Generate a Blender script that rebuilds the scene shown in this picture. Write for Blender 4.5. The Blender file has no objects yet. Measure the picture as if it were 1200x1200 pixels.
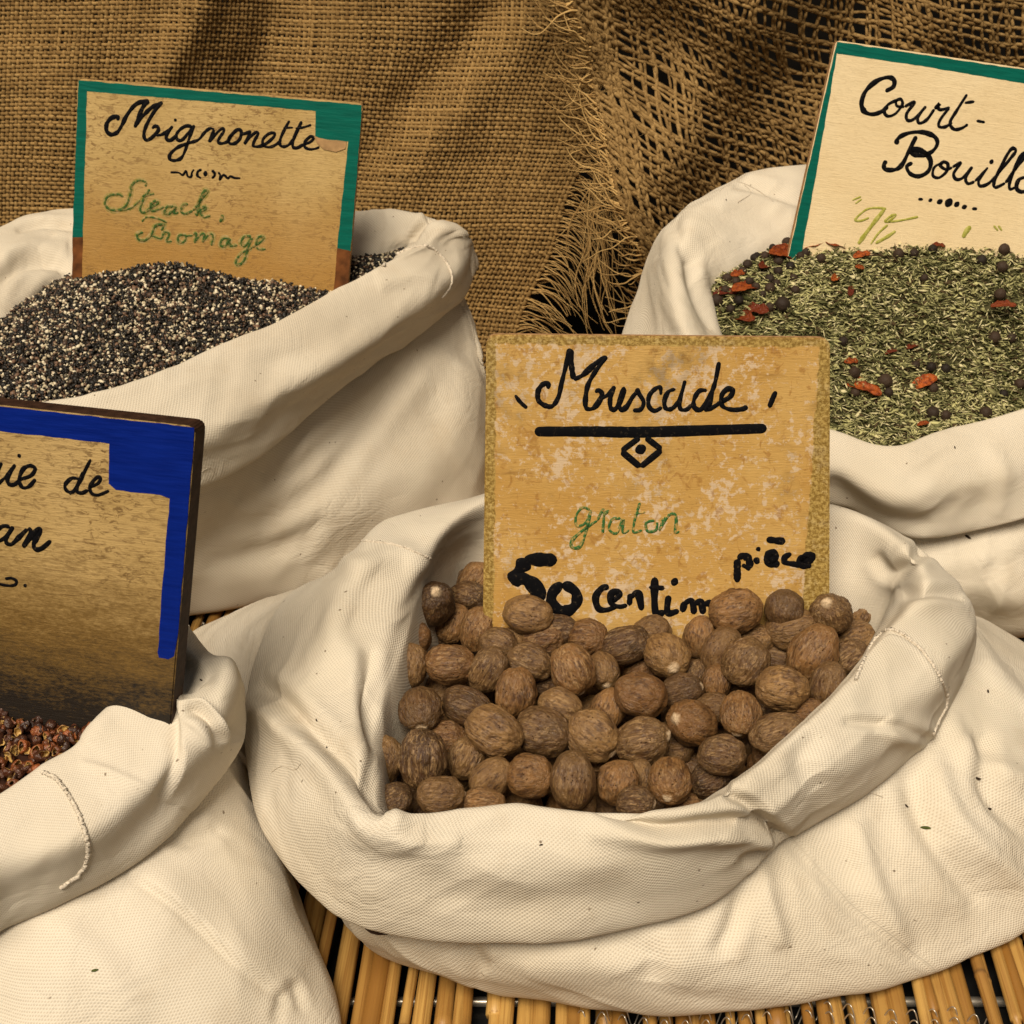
import bpy, bmesh, math, random
import numpy as np
from mathutils import Vector, Matrix
random.seed(7); rng = np.random.default_rng(11)
sc = bpy.context.scene
# ------------------------------------------------------------------ camera, light, exposure
CAM_H, PITCH, FPX = 0.535, math.radians(30), 1700.0
cd = bpy.data.cameras.new('camera'); cam = bpy.data.objects.new('camera', cd)
sc.collection.objects.link(cam); sc.camera = cam
cam.location = (0, 0, CAM_H); cam.rotation_euler = (math.radians(90) - PITCH, 0, 0)
cd.sensor_width = 36; cd.lens = FPX / 1200 * 36; cd.clip_start = .02; cd.clip_end = 100
cd.dof.use_dof = True; cd.dof.focus_distance = .72; cd.dof.aperture_fstop = 36
w = bpy.data.worlds.new('World'); sc.world = w; w.use_nodes = True
SUN_EL, SUN_AZ = math.radians(57), math.radians(200)      # azimuth clockwise from +Y
wn = w.node_tree; bg = wn.nodes['Background']
sky = wn.nodes.new('ShaderNodeTexSky'); sky.sky_type = 'NISHITA'; sky.sun_disc = False
sky.sun_elevation = SUN_EL; sky.sun_rotation = SUN_AZ; sky.dust_density = 4; sky.air_density = 1.0; sky.ozone_density = 0.3
hs = wn.nodes.new('ShaderNodeMix'); hs.data_type = 'RGBA'; hs.blend_type = 'MULTIPLY'; hs.inputs[0].default_value = 1
wn.links.new(sky.outputs[0], hs.inputs[6]); hs.inputs[7].default_value = (1.0, .82, .58, 1)
wn.links.new(hs.outputs[2], bg.inputs[0]); bg.inputs[1].default_value = .05
sl = bpy.data.lights.new('sun', 'SUN'); sun = bpy.data.objects.new('sun', sl); sc.collection.objects.link(sun)
sl.energy = 4.35; sl.angle = math.radians(30); sl.color = (1, .895, .735)
sd = Vector((math.sin(SUN_AZ) * math.cos(SUN_EL), math.cos(SUN_AZ) * math.cos(SUN_EL), math.sin(SUN_EL)))
sun.rotation_euler = sd.to_track_quat('Z', 'Y').to_euler(); sun.location = (0, 0, 2)
sc.view_settings.view_transform = 'Standard'; sc.view_settings.look = 'None'; sc.view_settings.gamma = 1
sc.view_settings.exposure = 0.0
# ------------------------------------------------------------------ helpers
cp, sp = math.cos(PITCH), math.sin(PITCH)
CAM = np.array([0, 0, CAM_H])
def ray(px, py):
    x = (np.asarray(px, float) - 600) / FPX; y = -(np.asarray(py, float) - 600) / FPX
    return np.stack([x, y * sp + cp, y * cp - sp], -1)
def onz(px, py, z):
    d = ray(px, py); return CAM + d * ((z - CAM_H) / d[..., 2])[..., None]
def ony(px, py, Y):
    d = ray(px, py); return CAM + d * (Y / d[..., 1])[..., None]
def proj(P):
    q = P - CAM; dep = q[..., 1] * cp - q[..., 2] * sp; up = q[..., 1] * sp + q[..., 2] * cp
    return 600 + FPX * q[..., 0] / dep, 600 - FPX * up / dep
_perm = rng.permutation(512); _perm = np.concatenate([_perm, _perm, _perm]); _gr = rng.normal(size=(512, 3)); _gr /= np.linalg.norm(_gr, axis=1)[:, None]
def noise(P):
    P = np.asarray(P, float); i = np.floor(P).astype(int); f = P - i; u = f * f * f * (f * (f * 6 - 15) + 10); i = i & 511; out = 0
    for dx in (0, 1):
        for dy in (0, 1):
            for dz in (0, 1):
                h = _perm[(_perm[(_perm[(i[..., 0] + dx) & 511] + i[..., 1] + dy) & 511] + i[..., 2] + dz) & 511]
                g = _gr[h]; dd = (g * (f - np.array([dx, dy, dz]))).sum(-1)
                wx = u[..., 0] if dx else 1 - u[..., 0]; wy = u[..., 1] if dy else 1 - u[..., 1]; wz = u[..., 2] if dz else 1 - u[..., 2]
                out = out + dd * wx * wy * wz
    return out * 1.6
def fbm(P, o=3):
    s = 0; a = 1
    for k in range(o): s = s + a * noise(P * 2 ** k + 17.3 * k); a *= .5
    return s
def meshdata(name, V, F, mats, smooth=True, uv=None, attr=None):
    me = bpy.data.meshes.new(name); V = np.asarray(V, np.float32); F = np.asarray(F, np.int32); n = F.shape[1]
    me.vertices.add(len(V)); me.vertices.foreach_set('co', V.ravel())
    me.loops.add(F.size); me.loops.foreach_set('vertex_index', F.ravel())
    me.polygons.add(len(F)); me.polygons.foreach_set('loop_start', np.arange(0, F.size, n, dtype=np.int32))
    if smooth: me.polygons.foreach_set('use_smooth', np.ones(len(F), bool))
    me.update(calc_edges=True)
    if uv is not None:
        l = me.uv_layers.new(name='UVMap'); l.data.foreach_set('uv', np.asarray(uv, np.float32)[F.ravel()].ravel())
    if attr:
        for k, v in attr.items():
            a = me.attributes.new(k, 'FLOAT', 'POINT'); a.data.foreach_set('value', np.asarray(v, np.float32))
    for m in (mats if isinstance(mats, (list, tuple)) else [mats]): me.materials.append(m)
    return me
def ob(name, me, parent=None, **props):
    o = bpy.data.objects.new(name, me); sc.collection.objects.link(o)
    if parent is not None: o.parent = parent
    for k, v in props.items(): o[k] = v
    return o
def empty(name, loc, **props):
    o = ob(name, None, None, **props); o.location = loc; o.empty_display_size = .01; return o
def tag(o, label=None, cat=None, group=None, kind=None):
    if label: o['label'] = label
    if cat: o['category'] = cat
    if group: o['group'] = group
    if kind: o['kind'] = kind
    return o
def catmull(P, n, closed=False):
    P = np.asarray(P, float); N = len(P)
    if closed: idx = lambda k: k % N; t = np.linspace(0, N, n, endpoint=False)
    else: idx = lambda k: np.clip(k, 0, N - 1); t = np.linspace(0, N - 1, n)
    i = np.minimum(np.floor(t).astype(int), N - (0 if closed else 2)); f = (t - i).reshape((-1,) + (1,) * (P.ndim - 1))
    a, b, c, d = P[idx(i - 1)], P[idx(i)], P[idx(i + 1)], P[idx(i + 2)]
    return .5 * (2 * b + (c - a) * f + (2 * a - 5 * b + 4 * c - d) * f ** 2 + (3 * b - a - 3 * c + d) * f ** 3)
def tubes(paths, radii, sides=4, flat=1.0, nrm=None, taper=False):
    """paths: (N,K,3) array of N yarns of K samples -> verts, quads"""
    P = np.asarray(paths, float); N, K, _ = P.shape
    T = np.gradient(P, axis=1); T /= np.linalg.norm(T, axis=2, keepdims=True) + 1e-12
    nr = np.array([0, -1, .15]) if nrm is None else np.asarray(nrm, float)
    S = np.cross(T, np.broadcast_to(nr, T.shape)); S /= np.linalg.norm(S, axis=2, keepdims=True) + 1e-9
    U = np.cross(S, T); R = np.broadcast_to(np.asarray(radii, float), (N, K))
    a = np.arange(sides) * 2 * math.pi / sides + math.pi / sides
    V = P[:, :, None, :] + R[:, :, None, None] * (S[:, :, None, :] * np.cos(a)[:, None] + U[:, :, None, :] * np.sin(a)[:, None] * flat)
    base = (np.arange(N)[:, None, None] * K + np.arange(K - 1)[None, :, None]) * sides
    j = np.arange(sides)[None, None, :]; j2 = (j + 1) % sides
    F = np.stack([base + j, base + j2, base + sides + j2, base + sides + j], -1).reshape(-1, 4)
    return V.reshape(-1, 3), F
# ------------------------------------------------------------------ node material helper
class NM:
    def __init__(s, name):
        s.m = bpy.data.materials.new(name); s.m.use_nodes = True; s.t = s.m.node_tree; s.b = s.t.nodes['Principled BSDF']; s.b.inputs['Roughness'].default_value = .8; s.b.inputs['Specular IOR Level'].default_value = .15
    def n(s, ty, **k):
        nd = s.t.nodes.new('ShaderNode' + ty)
        for a, b in k.items(): setattr(nd, a, b)
        return nd
    def put(s, sock, v):
        if isinstance(v, bpy.types.NodeSocket): s.t.links.new(v, sock)
        elif isinstance(v, (tuple, list)): sock.default_value = tuple(v) + ((1,) if len(v) == 3 and len(sock.default_value) == 4 else ())
        else: sock.default_value = v
    def math(s, op, a, b=0.0, c=None, clamp=False):
        nd = s.n('Math', operation=op, use_clamp=clamp); s.put(nd.inputs[0], a); s.put(nd.inputs[1], b)
        if c is not None: s.put(nd.inputs[2], c)
        return nd.outputs[0]
    def coord(s, k='Object'): return s.n('TexCoord').outputs[k]
    def scale(s, v, sc_):
        nd = s.n('Mapping'); s.put(nd.inputs[0], v); nd.inputs['Scale'].default_value = sc_ if isinstance(sc_, tuple) else (sc_,) * 3; return nd.outputs[0]
    def noise(s, v, scale, detail=3, rough=.5, dist=0):
        nd = s.n('TexNoise'); s.put(nd.inputs['Vector'], v); nd.inputs['Scale'].default_value = scale; nd.inputs['Detail'].default_value = detail
        nd.inputs['Roughness'].default_value = rough; nd.inputs['Distortion'].default_value = dist; return nd.outputs[0]
    def ramp(s, v, lo, hi):
        nd = s.n('MapRange'); s.put(nd.inputs[0], v); s.put(nd.inputs[1], lo); s.put(nd.inputs[2], hi); return nd.outputs[0]
    def mix(s, f, a, b, mode='MIX'):
        nd = s.n('Mix', data_type='RGBA', blend_type=mode); s.put(nd.inputs[0], f); s.put(nd.inputs[6], a); s.put(nd.inputs[7], b); return nd.outputs[2]
    def sep(s, v):
        nd = s.n('SeparateXYZ'); s.put(nd.inputs[0], v); return nd.outputs
    def bump(s, h, dist, strength=1.0, prev=None):
        nd = s.n('Bump'); s.put(nd.inputs['Height'], h); nd.inputs['Distance'].default_value = dist; nd.inputs['Strength'].default_value = strength
        if prev is not None: s.put(nd.inputs['Normal'], prev)
        return nd.outputs[0]
    def attr(s, n): return s.n('Attribute', attribute_name=n).outputs['Fac']
    def rnd(s): return s.n('ObjectInfo').outputs['Random']
    def out(s, col, rough=None, normal=None, spec=None):
        s.put(s.b.inputs['Base Color'], col)
        if rough is not None: s.put(s.b.inputs['Roughness'], rough)
        if normal is not None: s.put(s.b.inputs['Normal'], normal)
        if spec is not None: s.put(s.b.inputs['Specular IOR Level'], spec)
        return s.m
def canvas_mat(name, cell, c1, c2, strength=.6):
    m = NM(name); uv = m.n('UVMap').outputs[0]; oc = m.coord()
    wob = m.noise(uv, 60, 2); x, y, _ = m.sep(uv)
    wx = m.math('ADD', m.math('MULTIPLY', x, math.pi / cell), m.math('MULTIPLY', wob, 2.6))
    wy = m.math('ADD', m.math('MULTIPLY', y, math.pi / cell), m.math('MULTIPLY', m.noise(uv, 47, 2), 2.6))
    sx = m.math('SINE', wx); sy = m.math('SINE', wy); h = m.math('MULTIPLY_ADD', m.math('MULTIPLY', sx, sy), .5, .5)
    slub = m.noise(m.scale(uv, (25, 900, 1)), 1, 2); slub2 = m.noise(m.scale(uv, (900, 25, 1)), 1, 2)
    hh = m.math('MULTIPLY_ADD', m.math('ADD', slub, slub2), .7, h)
    col = m.mix(m.ramp(m.noise(oc, 14, 3), .35, .65), c1, c2)
    col = m.mix(m.math('MULTIPLY', m.ramp(h, .46, .0), .44), col, (.30, .215, .125))
    speck = m.n('TexVoronoi'); m.put(speck.inputs['Vector'], m.scale(uv, (1, 1, 1))); speck.inputs['Scale'].default_value = 260
    sr = m.sep(speck.outputs['Color'])
    sm = m.math('MULTIPLY', m.ramp(speck.outputs['Distance'], .20, .12), m.math('GREATER_THAN', sr[0], .972))
    col = m.mix(m.math('MULTIPLY', sm, .75), col, (.10, .06, .03))
    nb = m.bump(hh, .00035, strength); cz = m.math('ABSOLUTE', m.math('SUBTRACT', m.noise(m.scale(oc, (1, 1, 1.6)), 26, 3, .5, 1.2), .5)); cm = m.ramp(m.noise(oc, 9, 2), .40, .62); nb = m.bump(m.math('MULTIPLY', m.math('MINIMUM', cz, .10), cm), .011, .28, nb); nb = m.bump(m.noise(oc, 45, 4), .0022, .3, nb); st_ = m.ramp(m.noise(oc, 38, 5, .65), .56, .78); col = m.mix(m.math('MULTIPLY', st_, .22), col, (.40, .29, .17))
    pass
    return m.out(col, 1.0, nb, .04)
M = {}
M['canvas'] = canvas_mat('undyed_canvas', .00092, (.66, .60, .495), (.60, .535, .425), .75)
M['canvas_near'] = canvas_mat('undyed_canvas_fine', .00074, (.66, .60, .50), (.60, .54, .435), .5)
M['canvas_dull'] = canvas_mat('undyed_canvas_smoother', .00100, (.61, .55, .445), (.555, .49, .385), .55)
# ------------------------------------------------------------------ reed mat and table
def simple(name, col, rough=.8, bumpscale=None, bd=.0005, var=.25):
    m = NM(name); oc = m.coord(); n1 = m.noise(oc, bumpscale or 60, 4)
    c = m.mix(m.ramp(n1, .3, .7), tuple(x * (1 - var) for x in col), tuple(min(1, x * (1 + var)) for x in col))
    return m.out(c, rough, m.bump(n1, bd, .5), .0 if rough >= .9 else .15)
M['stall_shade'] = simple('shaded_stall_interior', (.008, .007, .006), .9)
M['black_plastic'] = simple('dark_plastic_table', (.012, .012, .012), .35)
m = NM('reed'); oc = m.coord(); r = m.rnd(); st = m.noise(m.scale(oc, (900, 12, 900)), 1, 3); bl = m.noise(m.scale(oc, (60, 25, 60)), 1, 3)
off = m.n('VectorMath', operation='ADD'); m.put(off.inputs[0], oc)
c = m.mix(r, (.25, .115, .022), (.50, .30, .085)); c = m.mix(m.ramp(st, .45, .75), c, (.24, .11, .025)); c = m.mix(m.math('MULTIPLY', m.ramp(bl, .5, .75), .7), c, (.20, .085, .02))
c = m.mix(m.math('MULTIPLY', m.attr('node'), .7), c, (.11, .055, .02))
M['reed'] = m.out(c, m.math('MULTIPLY_ADD', bl, .3, .3), m.bump(st, .0004, .5), .4)
M['reed_hole'] = simple('reed_hollow', (.05, .025, .01))
M['wire'] = NM('galvanised_wire').out((.55, .5, .42), .35); M['wire'].node_tree.nodes['Principled BSDF'].inputs['Metallic'].default_value = .8
def box(name, lo, hi, mat, **props):
    bm = bmesh.new(); bmesh.ops.create_cube(bm, size=1)
    for v in bm.verts: v.co = Vector([(lo[i] + hi[i]) / 2 + v.co[i] * (hi[i] - lo[i]) for i in range(3)])
    bmesh.ops.bevel(bm, geom=bm.edges[:], offset=.002, segments=2, affect='EDGES')
    me = bpy.data.meshes.new(name); bm.to_mesh(me); bm.free(); me.materials.append(mat); return ob(name, me, None, **props)
box('table', (-.75, .28, -.06), (.85, 1.3, -.022), M['black_plastic'], kind='structure')
box('backdrop', (-1.2, 1.33, -.3), (1.3, 1.35, .9), M['stall_shade'], kind='structure')  # added panel, its black colour stands for the shade inside the stall
mat_o = empty('reed_mat', (0, .45, 0), label='mat of parallel yellow brown reeds wired together on the dark table under the sacks', category='mat')
YAW = math.atan(.051)
def reed_mesh(seed):
    r_ = random.Random(seed); L = .78; K = 64; side = 10
    ys = np.linspace(0, L, K); nodes = []; y = r_.uniform(.01, .08)
    while y < L: nodes.append(y); y += r_.uniform(.07, .2)
    step = r_.choice([0, 0, 1]); ystep = r_.uniform(.03, .10)
    rad = np.ones(K); nd = np.zeros(K)
    allys = sorted(set(list(ys) + [n + d for n in nodes for d in (-.0022, -.001, 0, .001, .0022) if 0 < n + d < L] + ([ystep - .0003, ystep + .0003] if step else [])))
    ys = np.array(allys); rad = np.ones(len(ys)); nd = np.zeros(len(ys))
    for n in nodes:
        rad += .10 * np.exp(-((ys - n) / .0014) ** 2); nd = np.maximum(nd, np.exp(-((ys - n - .001) / .0012) ** 2))
    if step: rad = np.where(ys < ystep, rad * .68, rad)
    rad *= 1 - .12 * ys / L
    bend = .004 * np.sin(ys * r_.uniform(3, 9) + r_.uniform(0, 6))
    P = np.stack([bend, ys, np.zeros_like(ys)], -1)[None]
    V, F = tubes(P, rad[None] * 1.0, side, 1.0, nrm=(0, 0, 1))
    V = V.copy(); cen = np.repeat(P[0], side, 0); V = cen + (V - cen)
    ndv = np.repeat(nd, side)
    return ys, V, F, ndv, cen
x = -.42; k = 0
while x < .52:
    rr = random.choice([.0026, .003, .0033, .0038, .0045, .005]); x += rr + random.uniform(-.0006, .0001)
    if rr > .0044 and k % 5 == 0: x += .0012
    ys, V, F, ndv, cen = reed_mesh(k); V = cen + (V - cen) * rr
    me = meshdata('reed', V, F, M['reed'], True, None, {'node': ndv})
    o = ob('reed', me, mat_o)
    o.location = (x - math.sin(YAW) * 0, -.07, -rr - random.uniform(0, .001) - .001); o.rotation_euler = (0, random.uniform(-3, 3), -YAW + random.uniform(-.012, .012))
    x += rr; k += 1
def coil(y0, x0, x1, seed):
    r_ = np.random.default_rng(seed); n = 900; t = np.linspace(0, 1, n); X = x0 + (x1 - x0) * t; ph = 2 * math.pi * (X - x0) / .0095
    Z = -.004 + .0062 * np.sin(ph) + .0006 * fbm(np.stack([X * 300, X * 0, X * 0], -1)); Y = y0 + .0022 * np.cos(ph) + .003 * np.sin(X * 60)
    return np.stack([X, Y, Z], -1)[None]
for yy, a, b in ((.4605, .03, .22), (.4665, .04, .21), (.778, -.26, -.1), (.772, .23, .42)):
    V, F = tubes(coil(yy, a, b, 3), .00035, 5, nrm=(0, 0, 1)); ob('binding_wire', meshdata('binding_wire', V, F, M['wire']), mat_o).location = (0, -.45, 0)
V, F = tubes(np.stack([np.linspace(-.2, .5, 30), np.full(30, .487), np.full(30, -.0185)], -1)[None], .0025, 10, nrm=(0, 0, 1))
ob('cross_rod', meshdata('cross_rod', V, F, M['wire']), mat_o).location = (0, -.45, 0)
# ------------------------------------------------------------------ sacks
def W3(p): return onz(p[0], p[1], p[2])
def poly_dist(px, py, pts, dens=90):
    """signed distance (pixels), parameter along"""
    L = catmull(np.array(pts, float), dens); d = np.gradient(L, axis=0); d /= np.linalg.norm(d, axis=1)[:, None] + 1e-9
    dx = px[:, None] - L[None, :, 0]; dy = py[:, None] - L[None, :, 1]; D = dx * dx + dy * dy; j = D.argmin(1); a = np.arange(len(px))
    s = dx[a, j] * d[j, 1] - dy[a, j] * d[j, 0]; al = dx[a, j] * d[j, 0] + dy[a, j] * d[j, 1]
    return np.sqrt(D[a, j]) * np.sign(s + 1e-9), j / (dens - 1), al
SACK = {}
def make_sack(key, stations, label, mat, NU=520, NV=190, strokes=(), bodystrokes=(), cuffnoise=.0016, bodynoise=.0035, seed=0, incon=.012):
    """station: dict C,(I,O,B,M,G) each (px,py,z) or ('o',out,dz) relative to crest"""
    Cw = np.array([W3(s['C']) for s in stations]); N = len(Cw); cen = Cw[:, :2].mean(0)
    tang = np.roll(Cw, -1, 0) - np.roll(Cw, 1, 0); nrm = np.stack([tang[:, 1], -tang[:, 0]], -1); nrm /= np.linalg.norm(nrm, axis=1)[:, None]
    sg = np.sign((nrm * (Cw[:, :2] - cen)).sum(1).mean()); nrm *= sg
    rad = Cw[:, :2] - cen; rad /= np.linalg.norm(rad, axis=1)[:, None]; nrm = .5 * nrm + .5 * rad; nrm /= np.linalg.norm(nrm, axis=1)[:, None]
    rings = {k: np.zeros((N, 3)) for k in 'DICOBTMGU'}
    rings['C'] = Cw
    def off(i, ref, out, dz): p = ref.copy(); p[:2] += nrm[i] * out; p[2] += dz; return p
    for i, s in enumerate(stations):
        def get(k, default):
            v = s.get(k)
            if v is None: return default
            if v[0] == 'o': return off(i, Cw[i], v[1], v[2])
            if v[0] == 'w': return np.array(v[1:4], float)
            return W3(v)
        rings['I'][i] = get('I', off(i, Cw[i], -.011, -.016))
        rings['D'][i] = off(i, rings['I'][i], -.006, -.035)
        rings['O'][i] = get('O', off(i, Cw[i], .026, -.018))
        rings['B'][i] = get('B', off(i, rings['O'][i], .004, -.033))
        rings['T'][i] = off(i, rings['B'][i], -.016, .008)
        rings['M'][i] = get('M', off(i, rings['B'][i], .008, -.5 * rings['B'][i][2]))
        g = get('G', off(i, rings['M'][i], .006, -rings['M'][i][2])); g[2] = .003; rings['G'][i] = g
        rings['U'][i] = np.array([cen[0] + (g[0] - cen[0]) * .72, cen[1] + (g[1] - cen[1]) * .72, .0025])
    # order: D I C O B T M G U ; extra roundness points
    ctrl = [rings[k] for k in 'DI'] + [(rings['I'] + rings['C']) / 2 + np.c_[-nrm * .0005, np.full(N, .002)], rings['C'], (rings['C'] + rings['O']) / 2 + np.c_[nrm * .0015, np.full(N, .0018)], rings['O']]
    ctrl += [(rings['O'] + rings['B']) / 2 + np.c_[nrm * .0012, np.full(N, .000)], rings['B'], rings['T'], (rings['T'] + rings['M']) / 2, rings['M'], (rings['M'] + rings['G']) / 2 + np.c_[nrm * .004, np.full(N, .001)], rings['G'], rings['U']]
    Cg = np.stack(ctrl, 0)                               # (K,N,3)
    # sample around
    A = catmull(np.transpose(Cg, (1, 0, 2)), NU, closed=True)      # (NU,K,3)
    B = catmull(np.transpose(A, (1, 0, 2)), NV)                    # (NV,NU,3)
    K = len(ctrl); vt = np.linspace(0, K - 1, NV)[:, None] * np.ones((1, NU)); cuff = np.clip((vt - .5) / 1, 0, 1) * np.clip((7.6 - vt) / .8, 0, 1); body = np.clip((vt - 8.2) / .8, 0, 1)
    S = B.copy()
    def normals(S):
        du = np.roll(S, -1, 1) - np.roll(S, 1, 1); dv = np.gradient(S, axis=0); n = np.cross(du, dv); n /= np.linalg.norm(n, axis=2, keepdims=True) + 1e-12
        if (n[int(NV * 5 / (K - 1))] * np.c_[S[int(NV * 5 / (K - 1)), :, :2] - cen, np.full(NU, .05)]).sum() < 0: n = -n
        return n
    n = normals(S); ang = np.linspace(0, 2 * math.pi, NU, endpoint=False)[None] * np.ones((NV, 1))
    q = np.stack([S[..., 0] * 16, S[..., 1] * 16, S[..., 2] * 20 + seed * 9.7], -1)
    arc = np.concatenate([[0], np.cumsum(np.linalg.norm(np.roll(Cw, -1, 0) - Cw, axis=1))])[-1]; R0 = arc / 6.283
    vv = np.vstack([np.zeros((1, NU)), np.cumsum(np.linalg.norm(np.diff(B, axis=0), axis=2), 0)]); ca, sa = np.cos(ang), np.sin(ang)
    S = S + n * (fbm(q, 2) * (cuffnoise * .7 * cuff + bodynoise * .8 * body))[..., None]
    def crease(fa, fv, tw, sd):
        return 1 - 2.2 * np.abs(fbm(np.stack([np.cos(ang + tw * vv) * R0 * fa, np.sin(ang + tw * vv) * R0 * fa, vv * fv + sd], -1), 2))
    c1 = crease(13, 30, 6, seed * 3.1); c2 = crease(26, 14, -9, seed * 5.3 + 9); m1 = np.clip(.55 + 1.1 * noise(np.stack([ca * 3, sa * 3, vv * 10 + seed], -1)), 0, 1)
    S = S + n * (cuff * cuffnoise * m1 * (np.clip(c1, -1, 1) * .75 + np.clip(c2, -1, 1) * .30))[..., None]
    c3 = crease(20, 7, 5, seed * 7.7); c4 = crease(34, 9, -5, seed * 2.7 + 4)
    S = S + n * (body * bodynoise * m1 * (np.clip(c3, -1, 1) * .50 + np.clip(c4, -1, 1) * .16))[..., None]
    n = normals(S); flat = S.reshape(-1, 3); n2 = n.reshape(-1, 3); ppx, ppy = proj(flat)
    face = np.clip((n2 * (CAM - flat)).sum(1) / np.linalg.norm(CAM - flat, axis=1) * 5 + .6, 0, 1)
    disp = np.zeros(len(flat))
    for zone, sts in ((cuff.ravel(), strokes), (body.ravel(), bodystrokes)):
        for pts, kind, wd, amp in sts:
            P = np.array(pts); lo = P.min(0) - 4 * wd; hi = P.max(0) + 4 * wd
            sel = np.where((ppx > lo[0]) & (ppx < hi[0]) & (ppy > lo[1]) & (ppy < hi[1]) & (zone > 0))[0]
            if len(sel) == 0: continue
            d, t, al = poly_dist(ppx[sel], ppy[sel], pts); tl = np.clip(np.minimum(t, 1 - t) * 5, 0, 1)
            endf = np.exp(-np.where((t <= 0) | (t >= 1), np.abs(al) / (wd * .7), 0) ** 2)
            tp = np.sin(np.clip(t, .0, 1) * math.pi) ** .5 * .8 + .2
            if kind == 'ridge': f = np.exp(-(d / wd) ** 2)
            elif kind == 'valley': f = -np.exp(-(d / wd) ** 2) + .35 * np.exp(-((np.abs(d) - 1.6 * wd) / wd) ** 2)
            else: # step: high on + side falling off over wd, sharp drop on - side
                f = np.where(d > 0, np.exp(-(d / (wd * 2.2)) ** 2), np.exp(-(d / (wd * .16)) ** 2)) - .5 * np.where(d < 0, np.exp(-((d + wd * .35) / (wd * .45)) ** 2), 0)
            disp[sel] += amp * f * tp * endf * zone[sel] * face[sel]
    S = (flat + n2 * disp[:, None]).reshape(NV, NU, 3)
    S[..., 2] = np.maximum(S[..., 2], .0015)
    # uv by arc length
    su = np.linalg.norm(np.roll(S, -1, 1) - S, axis=2)[int(NV * 4 / (K - 1))]; U = np.concatenate([[0], np.cumsum(su)]); 
    sv = np.linalg.norm(np.diff(S, axis=0), axis=2); Vv = np.vstack([np.zeros((1, NU)), np.cumsum(sv, 0)]); Vv = np.hstack([Vv, Vv[:, :1]])
    S2 = np.concatenate([S, S[:, :1]], 1); n2u = NU + 1
    ii = (np.arange(NV - 1)[:, None] * n2u + np.arange(NU)[None]).ravel(); F = np.stack([ii, ii + 1, ii + n2u + 1, ii + n2u], -1)
    uvx = np.broadcast_to(U[None], (NV, n2u)); me = meshdata('sack', S2.reshape(-1, 3), F, mat, True, np.stack([uvx, Vv], -1).reshape(-1, 2))
    # weld the seam column
    bm = bmesh.new(); bm.from_mesh(me); bmesh.ops.remove_doubles(bm, verts=[v for v in bm.verts if v.index % n2u in (0, NU)], dist=1e-7); bm.normal_update(); bmesh.ops.recalc_face_normals(bm, faces=bm.faces[:]); bm.to_mesh(me); bm.free()
    root = empty('canvas_sack', (float(cen[0]), float(cen[1]), 0), label=label, category='sack')
    c = ob('cloth', me, root); c.location = (-float(cen[0]), -float(cen[1]), 0)
    SACK[key] = dict(root=root, cloth=c, I=catmull(rings['I'], 120, True), C=catmull(rings['C'], 120, True), cen=cen, S=S, face=n)
    return root
def surf_points(key, pts, n, lift=.0006):
    """pixel polyline -> points lying on the near side of the sack cloth"""
    L = catmull(np.array(pts, float), n); c = SACK[key]['cloth']; me = c.data
    from mathutils.bvhtree import BVHTree
    if 'bvh' not in SACK[key]:
        S = SACK[key]['S']; NV, NU, _ = S.shape; v = S.reshape(-1, 3).tolist(); f = [(a * NU + b, a * NU + (b + 1) % NU, (a + 1) * NU + (b + 1) % NU, (a + 1) * NU + b) for a in range(NV - 1) for b in range(NU)]
        SACK[key]['bvh'] = BVHTree.FromPolygons(v, f)
    out = []
    for p in L:
        d = ray(*p); hit = SACK[key]['bvh'].ray_cast(Vector(CAM), Vector(d).normalized())
        if hit[0] is not None: out.append(np.array(hit[0]) - np.array(Vector(d).normalized()) * lift)
    return np.array(out)
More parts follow.
